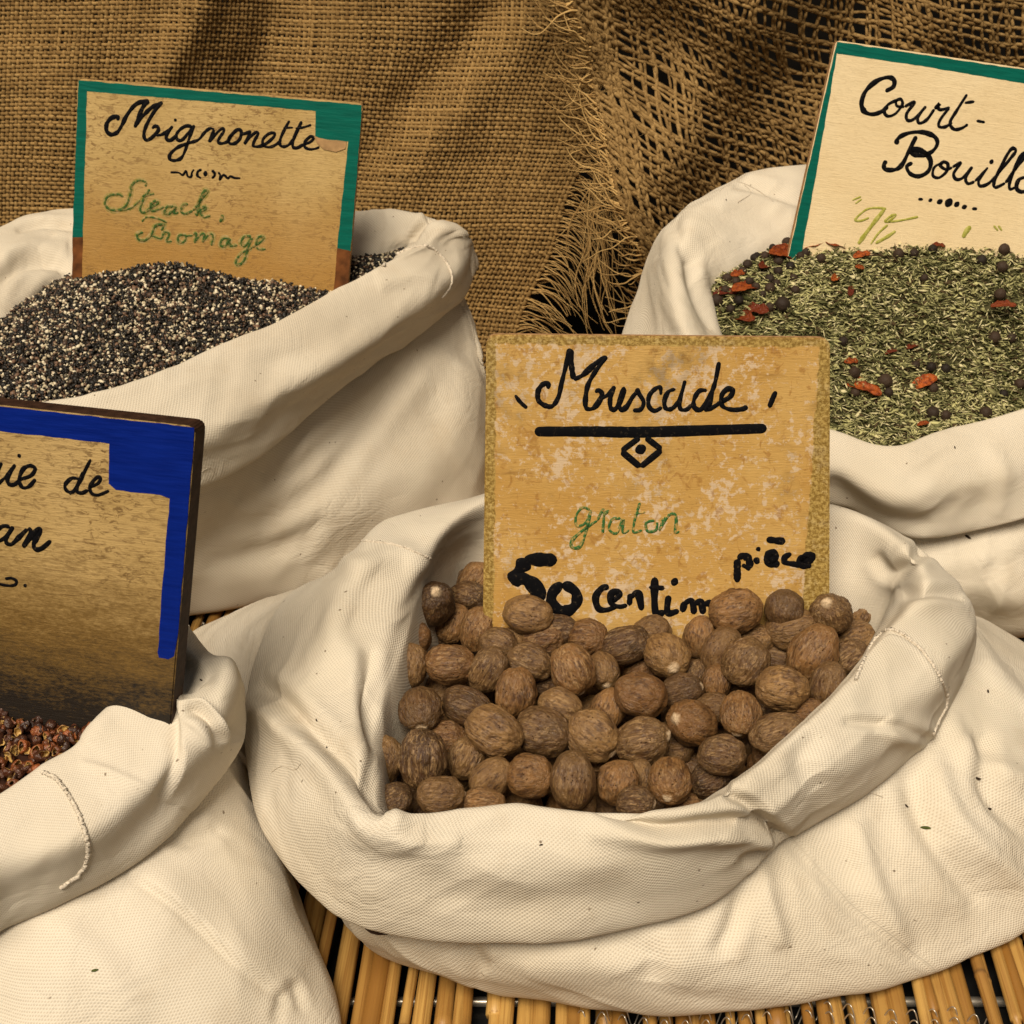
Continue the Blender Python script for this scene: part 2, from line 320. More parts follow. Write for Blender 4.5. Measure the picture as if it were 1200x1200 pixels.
sM = [
 dict(C=(650,578,.145), I=(650,660,.112), O=('o',.02,-.012), G=('w',.03,.77,0)),
 dict(C=(860,580,.145), I=(860,680,.112), O=('o',.02,-.012), G=('w',.15,.78,0)),
 dict(C=(985,600,.143), I=(978,696,.108), O=('o',.022,-.014), G=('w',.24,.76,0)),
 dict(C=(1060,645,.142), I=(1035,702,.108), O=('o',.022,-.012), B=('o',.03,-.045), M=('w',.27,.715,.05), G=('w',.31,.74,0)),
 dict(C=(1085,690,.140), I=(1040,712,.11), O=(1142,722,.115), B=(1136,752,.085), M=('w',.285,.675,.055), G=('w',.36,.70,0)),
 dict(C=(1040,745,.136), O=(1112,775,.122), B=(1124,802,.088), M=(1215,850,.065), G=(1330,880,0)),
 dict(C=(992,808,.131), O=(1060,845,.113), B=(1088,866,.083), M=(1185,930,.06), G=(1300,1010,0)),
 dict(C=(935,862,.126), O=(1000,895,.110), B=(1012,932,.078), M=(1090,1010,.05), G=(1205,1090,0)),
 dict(C=(865,918,.122), O=(905,950,.104), B=(915,984,.072), M=(990,1060,.045), G=(1085,1146,0)),
 dict(C=(800,952,.120), O=(815,1000,.102), B=(830,1060,.064), M=(880,1110,.043), G=(965,1176,0)),
 dict(C=(710,955,.120), O=(715,1015,.102), B=(720,1090,.061), M=(730,1134,.042), G=(830,1190,0)),
 dict(C=(610,948,.120), O=(600,1015,.102), B=(600,1104,.060), M=(620,1135,.040), G=(700,1188,0)),
 dict(C=(520,954,.120), O=(485,1015,.102), B=(485,1100,.060), M=(520,1122,.035), G=(575,1164,0)),
 dict(C=(440,958,.120), O=(400,992,.104), B=(392,1068,.064), M=(438,1100,.036), G=(490,1136,0)),
 dict(C=(418,902,.121), O=(352,925,.108), B=(318,990,.070), M=(400,1070,.03), G=(436,1100,0)),
 dict(C=(420,820,.123), O=(350,830,.116), B=(287,880,.082), M=('w',-.10,.56,.04), G=('w',-.09,.56,0)),
 dict(C=(442,760,.128), O=(380,745,.130), B=(298,775,.095), M=('w',-.14,.62,.04), G=('w',-.15,.63,0)),
 dict(C=(475,690,.136), I=(505,690,.115), O=(420,660,.146), B=(345,695,.110), M=('w',-.155,.69,.055), G=('w',-.20,.705,0)),
 dict(C=(515,625,.145), I=(535,655,.112), O=(450,612,.140), B=('o',.045,-.045), M=('w',-.13,.74,.05), G=('w',-.19,.765,0)),
 dict(C=(570,588,.146), I=(575,650,.112), O=('o',.024,-.012), G=('w',-.05,.79,0)),
]
stM = [
 ([(700,945),(770,968),(830,965),(880,963),(925,985)], 'valley', 9, .006),
 ([(690,975),(770,985),(850,978),(905,990)], 'ridge', 12, .004),
 ([(850,928),(880,945),(905,968),(922,988)], 'valley', 7, .005),
 ([(872,915),(905,935),(940,965)], 'ridge', 14, .003),
 ([(870,1010),(900,995),(925,985)], 'valley', 8, .004),
 ([(960,860),(940,890),(960,925)], 'valley', 16, .003),
 ([(1035,845),(1055,860),(1095,855)], 'ridge', 14, .004),
 ([(1000,800),(1012,772),(1030,750),(1045,742),(1068,752),(1088,772),(1104,800),(1110,830)], 'step', 9, -.0016),
 ([(990,845),(1040,850),(1090,865)], 'valley', 7, .0025),
 ([(1025,650),(1045,672),(1075,650),(1095,640)], 'valley', 9, .004),
 ([(1060,702),(1095,694),(1130,700)], 'valley', 8, .004),
 ([(1048,700),(1090,706),(1136,716)], 'ridge', 14, .002),
 ([(300,800),(325,818),(370,860),(410,900),(450,960)], 'valley', 13, .006),
 ([(292,830),(330,850),(380,900),(440,975),(500,975)], 'ridge', 18, .005),
 ([(435,760),(430,820),(442,880)], 'valley', 10, .004),
 ([(400,655),(430,665),(470,650),(500,665)], 'ridge', 14, .004),
 ([(420,800),(395,740),(400,680)], 'ridge', 18, .003),
 ([(500,1050),(620,1060),(740,1040)], 'valley', 22, .002),
 ([(455,945),(480,985),(540,985)], 'ridge', 14, .004),
]
bsM = [
 ([(1090,880),(1120,960),(1180,1020),(1230,1060)], 'ridge', 16, .006),
 ([(1060,900),(1090,980),(1150,1060)], 'valley', 14, .004),
 ([(1150,860),(1160,930),(1220,990)], 'valley', 13, .005),
 ([(1110,830),(1125,870),(1160,900),(1220,920)], 'ridge', 13, .004),
 ([(1000,960),(1020,1030),(1060,1110)], 'ridge', 14, .004),
 ([(890,1010),(900,1060),(915,1110)], 'ridge', 12, .004),
 ([(870,1040),(860,1080),(840,1120)], 'valley', 12, .003),
 ([(545,1105),(560,1130),(570,1140)], 'valley', 14, .004),
 ([(700,1100),(760,1120),(760,1150)], 'valley', 18, .003),
 ([(1130,740),(1170,800),(1220,850)], 'ridge', 14, .005),
]
make_sack('M', sM, 'open cream canvas sack full of nutmegs with its rim rolled down, front centre', M['canvas'], 640, 230, stM, bsM, seed=1)
sL = [
 dict(C=(415,250,.207), I=(415,308,.182), O=('o',.022,-.012)),
 dict(C=(460,247,.207), I=(452,302,.182), O=('o',.02,-.012)),
 dict(C=(510,262,.204), I=(478,292,.185), O=('o',.022,-.012), G=('w',.0,1.0,0)),
 dict(C=(500,285,.201), I=(462,305,.186), O=(550,285,.185), B=(556,310,.160), M=(566,430,.10), G=(575,520,0)),
 dict(C=(462,308,.196), O=(528,325,.180), B=(543,350,.150), M=(566,450,.09), G=(570,590,0)),
 dict(C=(402,337,.191), O=(470,370,.170), B=(492,392,.140), M=(545,500,.08), G=(540,650,0)),
 dict(C=(332,377,.188), O=(395,425,.165), B=(432,430,.133), M=(460,560,.075), G=(455,690,0)),
 dict(C=(252,410,.186), O=(320,465,.162), B=(368,482,.129), M=(385,600,.07), G=(385,703,0)),
 dict(C=(170,445,.185), O=(240,510,.158), B=(300,538,.125), M=(300,620,.065), G=(300,716,0)),
 dict(C=(90,468,.184), O=(140,540,.155), B=(215,578,.120), M=(220,640,.06), G=(210,727,0)),
 dict(C=(0,478,.183), O=(40,560,.155), B=(100,600,.117), G=(100,735,0)),
 dict(C=(-80,462,.183), O=(-60,560,.152), B=(-40,600,.117), G=(-20,735,0)),
 dict(C=(-150,410,.186)),
 dict(C=(-160,345,.190)),
 dict(C=(-100,300,.196), I=(-50,385,.176)),
 dict(C=(-25,278,.202), I=(0,374,.178)),
 dict(C=(45,252,.205), I=(55,335,.180), O=('o',.018,-.010)),
 dict(C=(110,246,.206), I=(110,325,.180), O=('o',.018,-.010)),
 dict(C=(250,242,.207), I=(250,315,.182), O=('o',.02,-.012)),
]
stL = [
 ([(20,270),(50,263),(95,268)], 'valley', 5, .004),
 ([(-5,335),(20,312),(50,308),(80,318)], 'valley', 8, .006),
 ([(0,300),(30,290),(80,290)], 'ridge', 12, .004),
 ([(30,352),(50,330),(70,322)], 'ridge', 9, .004),
 ([(482,282),(500,258),(520,252)], 'valley', 5, .005),
 ([(430,250),(450,270),(460,290)], 'ridge', 12, .003),
 ([(500,276),(530,268),(548,290)], 'ridge', 8, .003),
 ([(440,330),(480,320),(510,330)], 'ridge', 16, .003),
 ([(300,440),(380,400),(470,360)], 'valley', 18, .0015),
]
bsL = [
 ([(520,370),(470,440),(380,560),(300,620)], 'valley', 14, .004),
 ([(500,430),(420,520),(330,600)], 'ridge', 18, .003),
 ([(380,610),(330,640),(240,665)], 'valley', 14, .004),
 ([(560,400),(540,480),(500,570)], 'ridge', 20, .003),
 ([(430,470),(380,520),(340,560)], 'valley', 9, .003),
]
make_sack('L', sL, 'open cream canvas sack full of cracked black and white pepper, back left', M['canvas_dull'], 520, 180, stL, bsL, seed=2)
sR = [
 dict(C=(1150,190,.240), I=(1150,262,.218)),
 dict(C=(1050,190,.240), I=(1050,266,.216)),
 dict(C=(955,196,.240), I=(960,272,.214), O=('o',.02,-.010)),
 dict(C=(890,206,.238), I=(905,287,.210), O=('o',.022,-.010)),
 dict(C=(825,245,.232), I=(858,312,.203), O=('o',.022,-.012)),
 dict(C=(790,300,.217), I=(832,330,.198), O=(761,300,.200), B=('o',.030,-.060)),
 dict(C=(797,370,.198), I=(842,378,.180), O=(757,370,.180), B=('o',.030,-.060)),
 dict(C=(835,430,.178), I=(870,440,.162), O=('o',.024,-.02)),
 dict(C=(900,482,.160), O=(880,530,.135)),
 dict(C=(975,506,.148), O=(970,550,.132), B=(978,590,.104), M=(1000,660,.06), G=(990,715,0)),
 dict(C=(1050,524,.142), O=(1050,580,.125), B=(1055,625,.092), M=(1080,690,.055), G=(1070,738,0)),
 dict(C=(1115,503,.143), O=(1130,565,.125), B=(1125,624,.090), M=(1140,690,.055), G=(1140,746,0)),
 dict(C=(1195,482,.146), O=(1210,545,.125), B=(1200,606,.095), M=(1200,690,.055), G=(1210,750,0)),
 dict(C=(1285,452,.152), O=(1310,500,.13), B=(1310,560,.1), G=(1330,735,0)),
 dict(C=(1360,390,.170)),
 dict(C=(1375,310,.200)),
 dict(C=(1320,235,.226)),
 dict(C=(1240,200,.238)),
]
stR = [
 ([(860,215),(900,225),(940,238)], 'valley', 8, .004),
 ([(840,240),(880,235),(935,255)], 'ridge', 12, .003),
 ([(800,250),(840,270),(870,285)], 'ridge', 16, .002),
 ([(815,310),(800,290),(790,262)], 'valley', 9, .003),
 ([(805,305),(815,345),(835,385)], 'valley', 8, .004),
 ([(775,300),(790,340),(800,385)], 'ridge', 12, .002),
 ([(975,520),(1010,560),(1060,585),(1100,570)], 'ridge', 22, .002),
 ([(1160,520),(1175,560),(1165,605)], 'ridge', 12, .0025),
 ([(975,560),(1030,605),(1090,612)], 'valley', 12, .003),
]
bsR = [([(1220,625),(1150,655),(1080,665)], 'ridge', 12, .0025)]
make_sack('R', sR, 'open cream canvas sack full of green dried herb mix, back right', M['canvas'], 480, 170, stR, bsR, seed=3)
sF = [
 dict(C=(40,705,.150), I=(40,760,.13)),
 dict(C=(140,715,.150), I=(140,770,.13), G=('w',-.20,.66,0)),
 dict(C=(220,762,.149), I=(205,795,.13), O=('o',.012,-.008), B=('o',.02,-.04), G=('w',-.155,.62,0)),
 dict(C=(240,795,.148), I=(205,812,.13), O=(270,782,.142), B=(284,815,.110), M=(292,880,.05), G=('w',-.13,.565,0)),
 dict(C=(203,818,.145), O=(256,845,.138), B=(282,870,.104), M=(302,945,.06), G=(325,1000,0)),
 dict(C=(150,826,.141), O=(218,885,.130), B=(238,930,.096), M=(328,1010,.055), G=(365,1110,0)),
 dict(C=(102,868,.136), O=(155,935,.124), B=(190,985,.090), M=(290,1080,.055), G=(390,1230,0)),
 dict(C=(48,902,.133), O=(90,985,.120), B=(118,1038,.084), M=(180,1130,.06), G=(270,1320,0)),
 dict(C=(-15,940,.131), O=(5,1015,.116), B=(20,1078,.078), M=(40,1160,.06), G=(70,1350,0)),
 dict(C=(-100,975,.130), O=(-95,1060,.115), B=(-85,1130,.075), G=(-100,1350,0)),
 dict(C=(-220,960,.130)),
 dict(C=(-300,890,.131)),
 dict(C=(-320,810,.135)),
 dict(C=(-240,740,.142)),
 dict(C=(-110,708,.149)),
]
stF = [
 ([(206,812),(214,850),(210,900),(195,940)], 'step', 20, .004),
 ([(212,822),(240,824),(262,850),(268,872)], 'step', 12, -.005),
 ([(222,832),(245,845),(255,870)], 'valley', 7, .005),
 ([(258,760),(272,800),(270,850)], 'ridge', 10, .003),
 ([(95,895),(130,905),(180,928)], 'ridge', 5, .0015),
 ([(100,870),(130,835),(170,825)], 'ridge', 14, .003),
 ([(240,880),(200,935),(130,1010)], 'valley', 18, .002),
]
bsF = [
 ([(150,1020),(210,1060),(280,1125),(335,1165)], 'step', 16, .003),
 ([(322,1200),(332,1168),(345,1158),(352,1185)], 'valley', 7, .0022),
 ([(190,980),(220,985),(260,970)], 'valley', 9, .004),
 ([(60,1080),(120,1130),(160,1200)], 'ridge', 22, .002),
]
make_sack('F', sF, 'open cream canvas sack of red brown husks with knotted rim corner, front left', M['canvas_near'], 480, 170, stF, bsF, seed=4)
# ------------------------------------------------------------------ seams (serged thread lines on the rims)
M['seam'] = simple('seam_thread', (.60, .53, .43), .9, 900, .0003, .15)
def seam(key, pts, rad=.0009, n=220, nm='seam'):
    P = surf_points(key, pts, n, .0004)
    if len(P) < 5: return
    P = catmull(P[::4], 420); t = np.arange(len(P)); 
    P2 = P + rng.normal(size=P.shape) * .00018
    V, F = tubes(P2[None], (rad * (1 + .18 * np.sin(t * 1.3)))[None], 6, .8)
    s = SACK[key]; o = ob(nm, meshdata(nm, V, F, M['seam']), s['root']); o.location = (-s['cen'][0], -s['cen'][1], 0)
seam('M', [(1003,797),(1012,775),(1025,750),(1043,738),(1065,748),(1085,768),(1102,795),(1110,822),(1100,846),(1093,862)])
seam('L', [(448,312),(465,298),(490,289),(505,290),(520,303),(529,320),(528,335),(517,350)], .0010)
seam('F', [(50,905),(68,915),(85,940),(98,970),(103,998),(95,1022),(70,1042)], .0010)
seam('M', [(395,636),(430,634),(470,640),(505,655)], .0006)
for k_, pts_ in (('R', [(843,224),(862,213),(885,221),(906,236)]), ('R', [(866,236),(880,226),(872,216)]), ('F', [(205,790),(214,772),(222,768)]), ('M', [(318,905),(330,898),(345,902),(352,895)]), ('M', [(1012,940),(1020,930),(1035,934)]), ('L', [(236,553),(246,548),(252,556)])):
    P_ = surf_points(k_, pts_, 40, .0006)
    if len(P_) > 10:
        V_, F_ = tubes(P_[None], .00016, 4, 1.0); s_ = SACK[k_]; o_ = ob('loose_thread', meshdata('loose_thread', V_, F_, M['seam']), s_['root']); o_.location = (-s_['cen'][0], -s_['cen'][1], 0)
# ------------------------------------------------------------------ contents surfaces
def inpoly(x, y, P):
    ins = np.zeros(len(x), bool); j = len(P) - 1
    for i in range(len(P)):
        c = ((P[i, 1] > y) != (P[j, 1] > y)) & (x < (P[j, 0] - P[i, 0]) * (y - P[i, 1]) / (P[j, 1] - P[i, 1] + 1e-12) + P[i, 0]); ins ^= c; j = i
    return ins
def edged(x, y, P):
    return np.sqrt(((x[:, None] - P[None, :, 0]) ** 2 + (y[:, None] - P[None, :, 1]) ** 2).min(1))
def heap_z(key, x, y, mound, dz=0.0):
    P = SACK[key]['I']; d2 = (x[:, None] - P[None, :, 0]) ** 2 + (y[:, None] - P[None, :, 1]) ** 2; wgt = 1 / (d2 + 1e-5) ** 1.5
    z = (wgt * P[None, :, 2]).sum(1) / wgt.sum(1); e = np.sqrt(d2.min(1)); return z + dz + mound * np.clip(1 - np.exp(-e / .05), 0, 1)
def sample(key, n, lim=None, grow=.0):
    P = SACK[key]['I']; c = P.mean(0)[:2]; Q = c + (P[:, :2] - c) * (1 + grow); lo, hi = Q.min(0), Q.max(0); out = np.zeros((0, 2))
    while len(out) < n:
        q = lo + rng.random((n * 2, 2)) * (hi - lo); q = q[inpoly(q[:, 0], q[:, 1], Q)]
        if lim is not None: px, py = proj(np.c_[q, np.full(len(q), P[:, 2].mean())]); q = q[(px > lim[0]) & (px < lim[1]) & (py > lim[2]) & (py < lim[3])]
        out = np.vstack([out, q])
    return out[:n]
def ico(sub):
    bm = bmesh.new(); bmesh.ops.create_icosphere(bm, subdivisions=sub, radius=1); V = np.array([v.co for v in bm.verts]); F = np.array([[v.index for v in f.verts] for f in bm.faces]); bm.free(); return V, F
def rotmats(n, maxtilt=math.pi):
    q = rng.normal(size=(n, 4)); q /= np.linalg.norm(q, axis=1)[:, None]; a, b, c, d = q.T
    return np.stack([np.stack([1 - 2 * (c * c + d * d), 2 * (b * c - a * d), 2 * (b * d + a * c)], -1), np.stack([2 * (b * c + a * d), 1 - 2 * (b * b + d * d), 2 * (c * d - a * b)], -1), np.stack([2 * (b * d - a * c), 2 * (c * d + a * b), 1 - 2 * (b * b + c * c)], -1)], 1)
def scatter(name, pos, scl, protoV, protoF, mat, attrs, R=None, smooth=False):
    n = len(pos); R = rotmats(n) if R is None else R; nv = protoV.shape[-2]
    pv = protoV if protoV.ndim == 3 else np.broadcast_to(protoV, (n, nv, 3))
    V = np.einsum('nij,nvj->nvi', R, pv * scl[:, None, :]) + pos[:, None, :]
    F = protoF[None] + (np.arange(n) * nv)[:, None, None]
    return meshdata(name, V.reshape(-1, 3), F.reshape(-1, protoF.shape[1]), mat, smooth, None, {k: np.repeat(v, nv) for k, v in attrs.items()})
def bed(key, name, mat, mound, dz, fn=None, n=70):
    """continuous underlay sheet just below the grains"""
    P = SACK[key]['I']; c = P.mean(0); rr = np.linspace(0, 1.12, n); V = []
    for r in rr:
        q = c[:2] + (P[:, :2] - c[:2]) * r; z = heap_z(key, q[:, 0], q[:, 1], mound, dz)
        if fn: z = z + fn(q[:, 0], q[:, 1])
        V.append(np.c_[q, z])
    V = np.array(V); a, b = V.shape[:2]; i = (np.arange(a - 1)[:, None] * b + np.arange(b)[None]); j = (np.arange(a - 1)[:, None] * b + (np.arange(b)[None] + 1) % b)
    F = np.stack([i, j, j + b, i + b], -1).reshape(-1, 4); return V.reshape(-1, 3), F
# ---- cracked pepper
m = NM('cracked_pepper'); a = m.attr('tone'); h = m.attr('hue')
c = m.mix(m.ramp(a, .73, .77), (.010, .008, .006), (.44, .37, .24)); c = m.mix(m.math('GREATER_THAN', a, .90), c, (.64, .56, .40)); c = m.mix(m.math('MULTIPLY', m.math('GREATER_THAN', h, .88), .9), c, (.07, .04, .025)); c = m.mix(m.math('MULTIPLY', m.math('LESS_THAN', h, .10), .5), c, (.30, .17, .10))
M['pepper'] = m.out(c, .55, None, .35)
def pepz(x, y):
    k = .005 * np.exp(-(((x + .10) / .05) ** 2 + ((y - .95) / .04) ** 2)) + .015 * np.exp(-(((x + .235) / .05) ** 2 + ((y - .93) / .03) ** 2)); return k + .0022 * fbm(np.c_[x * 22, y * 22, x * 0], 2)
q = sample('L', 25000, (-60, 620, 200, 520), .06); x, y = q.T; z = heap_z('L', x, y, .012, -.002) + pepz(x, y) + rng.uniform(-.0012, .0012, len(x))
V, F = ico(1); pr = V[None] * (1 + rng.normal(size=(400, len(V), 1)) * .22); pr = pr[rng.integers(0, 400, len(x))]
s0 = rng.uniform(.0007, .0016, len(x)); scl = np.stack([s0, s0 * rng.uniform(.7, 1.25, len(x)), s0 * rng.uniform(.5, .9, len(x))], -1)
tone = np.clip(rng.random(len(x)) + .10 * fbm(np.c_[q * 60, z * 0], 2), 0, 1); big = rng.random(len(x)) > .985; scl[big] = .0021; tone[big] = rng.choice([.2, .55, .6], big.sum())
me = scatter('cracked_pepper', np.c_[q, z], scl, pr, F, M['pepper'], {'tone': tone, 'hue': rng.random(len(x))})
o = ob('cracked_pepper', me); tag(o, 'coarsely cracked black and white pepper heaped in the back left sack', 'pepper', kind='stuff')
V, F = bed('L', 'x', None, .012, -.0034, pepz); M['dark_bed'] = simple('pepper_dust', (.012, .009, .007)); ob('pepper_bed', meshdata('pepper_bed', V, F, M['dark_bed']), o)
# ---- dried herb mix
m = NM('dried_herbs'); a = m.attr('tone'); c = m.mix(a, (.048, .050, .013), (.50, .47, .21)); c = m.mix(m.math('GREATER_THAN', m.attr('hue'), .86), c, (.60, .54, .30)); c = m.mix(m.math('LESS_THAN', m.attr('hue'), .12), c, (.07, .045, .02))
M['herb'] = m.out(c, .8, None, .2)
herbz = lambda x, y: .006 * np.exp(-((y - .95) / .05) ** 2) + .0028 * fbm(np.c_[x * 18, y * 18, x * 0 + 5], 2)
q = sample('R', 21000, (790, 1260, 230, 560), .06); x, y = q.T; z = heap_z('R', x, y, .006, -.006) + herbz(x, y) + rng.uniform(-.0014, .0016, len(x))
pv = np.array([[-1, 0, 0], [-.35, .5, .12], [-.35, -.5, .12], [.4, .42, .25], [.4, -.42, .25], [1, 0, -.05], [0, 0, -.35]]); pf = np.array([[0, 2, 1], [1, 2, 4], [1, 4, 3], [3, 4, 5], [0, 1, 6], [0, 6, 2], [1, 3, 6], [3, 5, 6], [5, 4, 6], [4, 2, 6]])
az = rng.uniform(0, 2 * math.pi, len(x)); ti = rng.normal(0, .35, len(x)); ro = rng.uniform(-1.2, 1.2, len(x))
Rz = np.zeros((len(x), 3, 3)); Rz[:, 0, 0] = np.cos(az); Rz[:, 0, 1] = -np.sin(az); Rz[:, 1, 0] = np.sin(az); Rz[:, 1, 1] = np.cos(az); Rz[:, 2, 2] = 1
Ry = np.zeros_like(Rz); Ry[:, 0, 0] = np.cos(ti); Ry[:, 0, 2] = np.sin(ti); Ry[:, 2, 0] = -np.sin(ti); Ry[:, 2, 2] = np.cos(ti); Ry[:, 1, 1] = 1
Rx = np.zeros_like(Rz); Rx[:, 1, 1] = np.cos(ro); Rx[:, 1, 2] = -np.sin(ro); Rx[:, 2, 1] = np.sin(ro); Rx[:, 2, 2] = np.cos(ro); Rx[:, 0, 0] = 1
l = rng.uniform(.0020, .0058, len(x)); wd = rng.uniform(.0007, .0015, len(x)); lf = rng.random(len(x)) > .93; wd[lf] *= 2.4
me = scatter('dried_herb', np.c_[q, z], np.stack([l, wd, wd], -1), pv, pf, M['herb'], {'tone': np.clip(rng.random(len(x)) ** 1.2 + .30 * fbm(np.c_[q * 45, z * 0], 2) , 0, 1), 'hue': rng.random(len(x))}, Rz @ Ry @ Rx)
o = ob('dried_herb_mix', me); tag(o, 'green dried herb needles filling the back right sack', 'herbs', kind='stuff')
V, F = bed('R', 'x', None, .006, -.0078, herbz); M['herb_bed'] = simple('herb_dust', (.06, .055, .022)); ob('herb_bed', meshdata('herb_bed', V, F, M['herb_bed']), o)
def on_heap(key, px, py, mound, dz, fn, lift=0):
    z = SACK[key]['I'][:, 2].mean()
    for _ in range(25):
        p = onz(px, py, z); z2 = float(heap_z(key, np.array([p[0]]), np.array([p[1]]), mound, dz)[0]) + (float(fn(np.array([p[0]]), np.array([p[1]]))[0]) if fn else 0) + lift; z = .5 * z + .5 * z2
    return onz(px, py, z)
# berries in the herbs
m = NM('allspice_berry'); oc = m.coord(); r = m.rnd(); c = m.mix(r, (.012, .008, .005), (.040, .023, .013)); M['berry'] = m.out(c, .7, m.bump(m.noise(oc, 900, 3), .0006, .7), .25)
def berry_mesh(seed):
    V, F = ico(3); r_ = .93 + .06 * fbm(V * 2.2 + seed, 3) - .05 * np.abs(fbm(V * 4 + seed, 2)); return meshdata('berry', V * r_[:, None] * .0034, F, M['berry'])
bms = [berry_mesh(i * 3.1) for i in range(4)]
berries = [(922,284,13),(944,296,13),(912,306,13),(896,300,12),(876,310,13),(926,312,12),(852,326,13),(866,352,13),(886,336,12),(856,362,12),(930,326,11),(912,318,12),(951,280,15),(938,283,11),(966,288,11),(905,290,10),(930,296,12),(938,300,11),(962,303,13),(884,302,11),(870,318,12),(862,330,12),(902,327,13),(910,332,11),(902,338,15),(840,352,17),(917,357,21),(902,360,12),(932,340,12),(887,300,10),(1053,298,14),(1071,297,12),(1112,282,10),(1015,277,10),(1083,326,11),(1172,345,15),(1165,396,17),(1185,396,13),(988,400,13),(1001,437,16),(1037,447,20),(1041,460,13),(1073,428,12),(1091,430,13),(1108,432,13),(1002,460,13),(1093,455,15),(1093,484,17),(1108,487,14),(1155,484,16),(1176,462,12),(1195,450,14),(1150,305,14),(1176,292,16),(1174,313,15),(950,290,10),(894,345,10),(850,340,12),(1093,292,12),(892,312,11),(878,330,12)]
def label_zone(px, py, zones):
    for (x0, y0, x1, y1, s) in zones:
        if x0 <= px < x1 and y0 <= py < y1: return s
    return zones[-1][4]
bz = [(0,0,1000,400,'near the left rim of the back right sack'),(0,400,1200,520,'near the front rim of the back right sack'),(1000,0,1400,400,'below the cream sign in the back right sack')]
berry_obs = []
for k, (px, py, d) in enumerate(berries):
    p = on_heap('R', px, py, .006, -.006, herbz, .0014); o = ob('allspice_berry', bms[k % 4]); o.location = p; dep = np.linalg.norm(p - CAM); s = d / FPX * dep / .0066 * .95
    o.scale = (s, s, s * random.uniform(.9, 1)); o.rotation_euler = [random.uniform(0, 6) for _ in range(3)]
    berry_obs.append((o, px, py, d))
# chilli pieces
m = NM('dried_chilli'); oc = m.coord(); c = m.mix(m.rnd(), (.085, .013, .005), (.38, .085, .012)); c = m.mix(m.ramp(m.noise(oc, 3.5, 4), .42, .68), c, (.11, .018, .006)); M['chilli'] = m.out(c, .5, m.bump(m.noise(oc, 5, 4), .002, .8), .2)
def chilli_mesh(seed):
    nu, nv = 22, 9; u, v = np.meshgrid(np.linspace(-1, 1, nu), np.linspace(-1, 1, nv), indexing='ij'); wd = np.sqrt(np.clip(1 - np.abs(u) ** 2.2, 0, 1)) * (.38 + .12 * fbm(np.stack([u * 2, v * 0, u * 0 + seed], -1), 2)) + .02
    P = np.stack([u, v * wd, .30 * (v * wd) ** 2 * 3 - .12 * u * u + .09 * fbm(np.stack([u * 2.5, v * 2, u * 0 + seed], -1), 3)], -1)
    bot = P.copy(); bot[..., 2] -= .05; V = np.concatenate([P.reshape(-1, 3), bot.reshape(-1, 3)]); n = nu * nv; i = (np.arange(nu - 1)[:, None] * nv + np.arange(nv - 1)[None]).ravel()
    F = np.stack([i, i + nv, i + nv + 1, i + 1], -1); F2 = F[:, ::-1] + n; e = [(k, k + 1, k + 1 + n, k + n) for k in range(nv - 1)] + [((nu - 1) * nv + k + 1, (nu - 1) * nv + k, (nu - 1) * nv + k + n, (nu - 1) * nv + k + 1 + n) for k in range(nv - 1)]
    e += [((k + 1) * nv, k * nv, k * nv + n, (k + 1) * nv + n) for k in range(nu - 1)] + [(k * nv + nv - 1, (k + 1) * nv + nv - 1, (k + 1) * nv + nv - 1 + n, k * nv + nv - 1 + n) for k in range(nu - 1)]
    return meshdata('chilli', V, np.vstack([F, F2, e]), M['chilli'])
cms = [chilli_mesh(i * 5.3 + 1) for i in range(5)]
chil = [(948,284,40,5,'long dark red chilli strip lying against the cream sign at the left end'),(918,298,28,20,'red chilli piece under the long strip beside the cream sign'),(982,285,30,10,'russet chilli flake against the lower left of the cream sign'),(896,311,20,60,'bright orange chilli sliver at the left rim of the herbs'),(1010,298,20,10,'small orange chilli flake under the green writing of the cream sign'),(1008,313,12,15,'tiny orange chilli chip just below the small orange flake'),(875,336,30,30,'largest dark red chilli piece by the left rim of the herbs'),(885,362,26,-40,'light russet chilli piece below the largest red one'),(872,372,26,-60,'narrow dark red chilli piece lowest on the left rim of the herbs'),(850,342,22,-10,'brown red chilli chip touching the left canvas rim'),(979,325,20,60,'dark red folded chilli piece in the upper middle of the herbs'),(997,340,17,75,'upright orange red chilli sliver in the upper middle of the herbs'),(1100,287,15,0,'orange chilli chip on the herb crest under the cream sign'),(1176,357,26,-15,'dark red chilli piece near the right frame edge'),(1012,453,42,-18,'long orange chilli husk beside the right edge of the yellow sign'),(1083,447,32,15,'dark red chilli strip between two berries near the front of the herbs'),(1070,405,18,30,'small dark red chilli piece in the middle of the herbs'),(998,423,18,20,'dark chilli chip close to the yellow sign corner'),(1044,412,14,10,'dim red chilli chip in the middle of the herbs'),(865,320,14,20,'small amber chilli chip near the left rim of the herbs'),(1082,496,14,10,'tiny russet chilli chip at the front rim of the herbs'),(916,291,18,10,'dull red chilli piece at the back left canvas fold')]
for k, (px, py, L_, an, lab) in enumerate(chil):
    p = on_heap('R', px, py, .006, -.006, herbz, .0036); o = ob('chilli_piece', cms[k % 5]); o.location = p; s = (1.35 if px < 970 else 1.05) * L_ / 2 / FPX * np.linalg.norm(p - CAM)
    o.scale = (s, s, s); o.rotation_euler = (random.uniform(.1, 1.0), random.uniform(-.35, .35), math.radians(an)); tag(o, lab, 'chilli', 'dried chilli pieces in the herb mix')
seen = {}
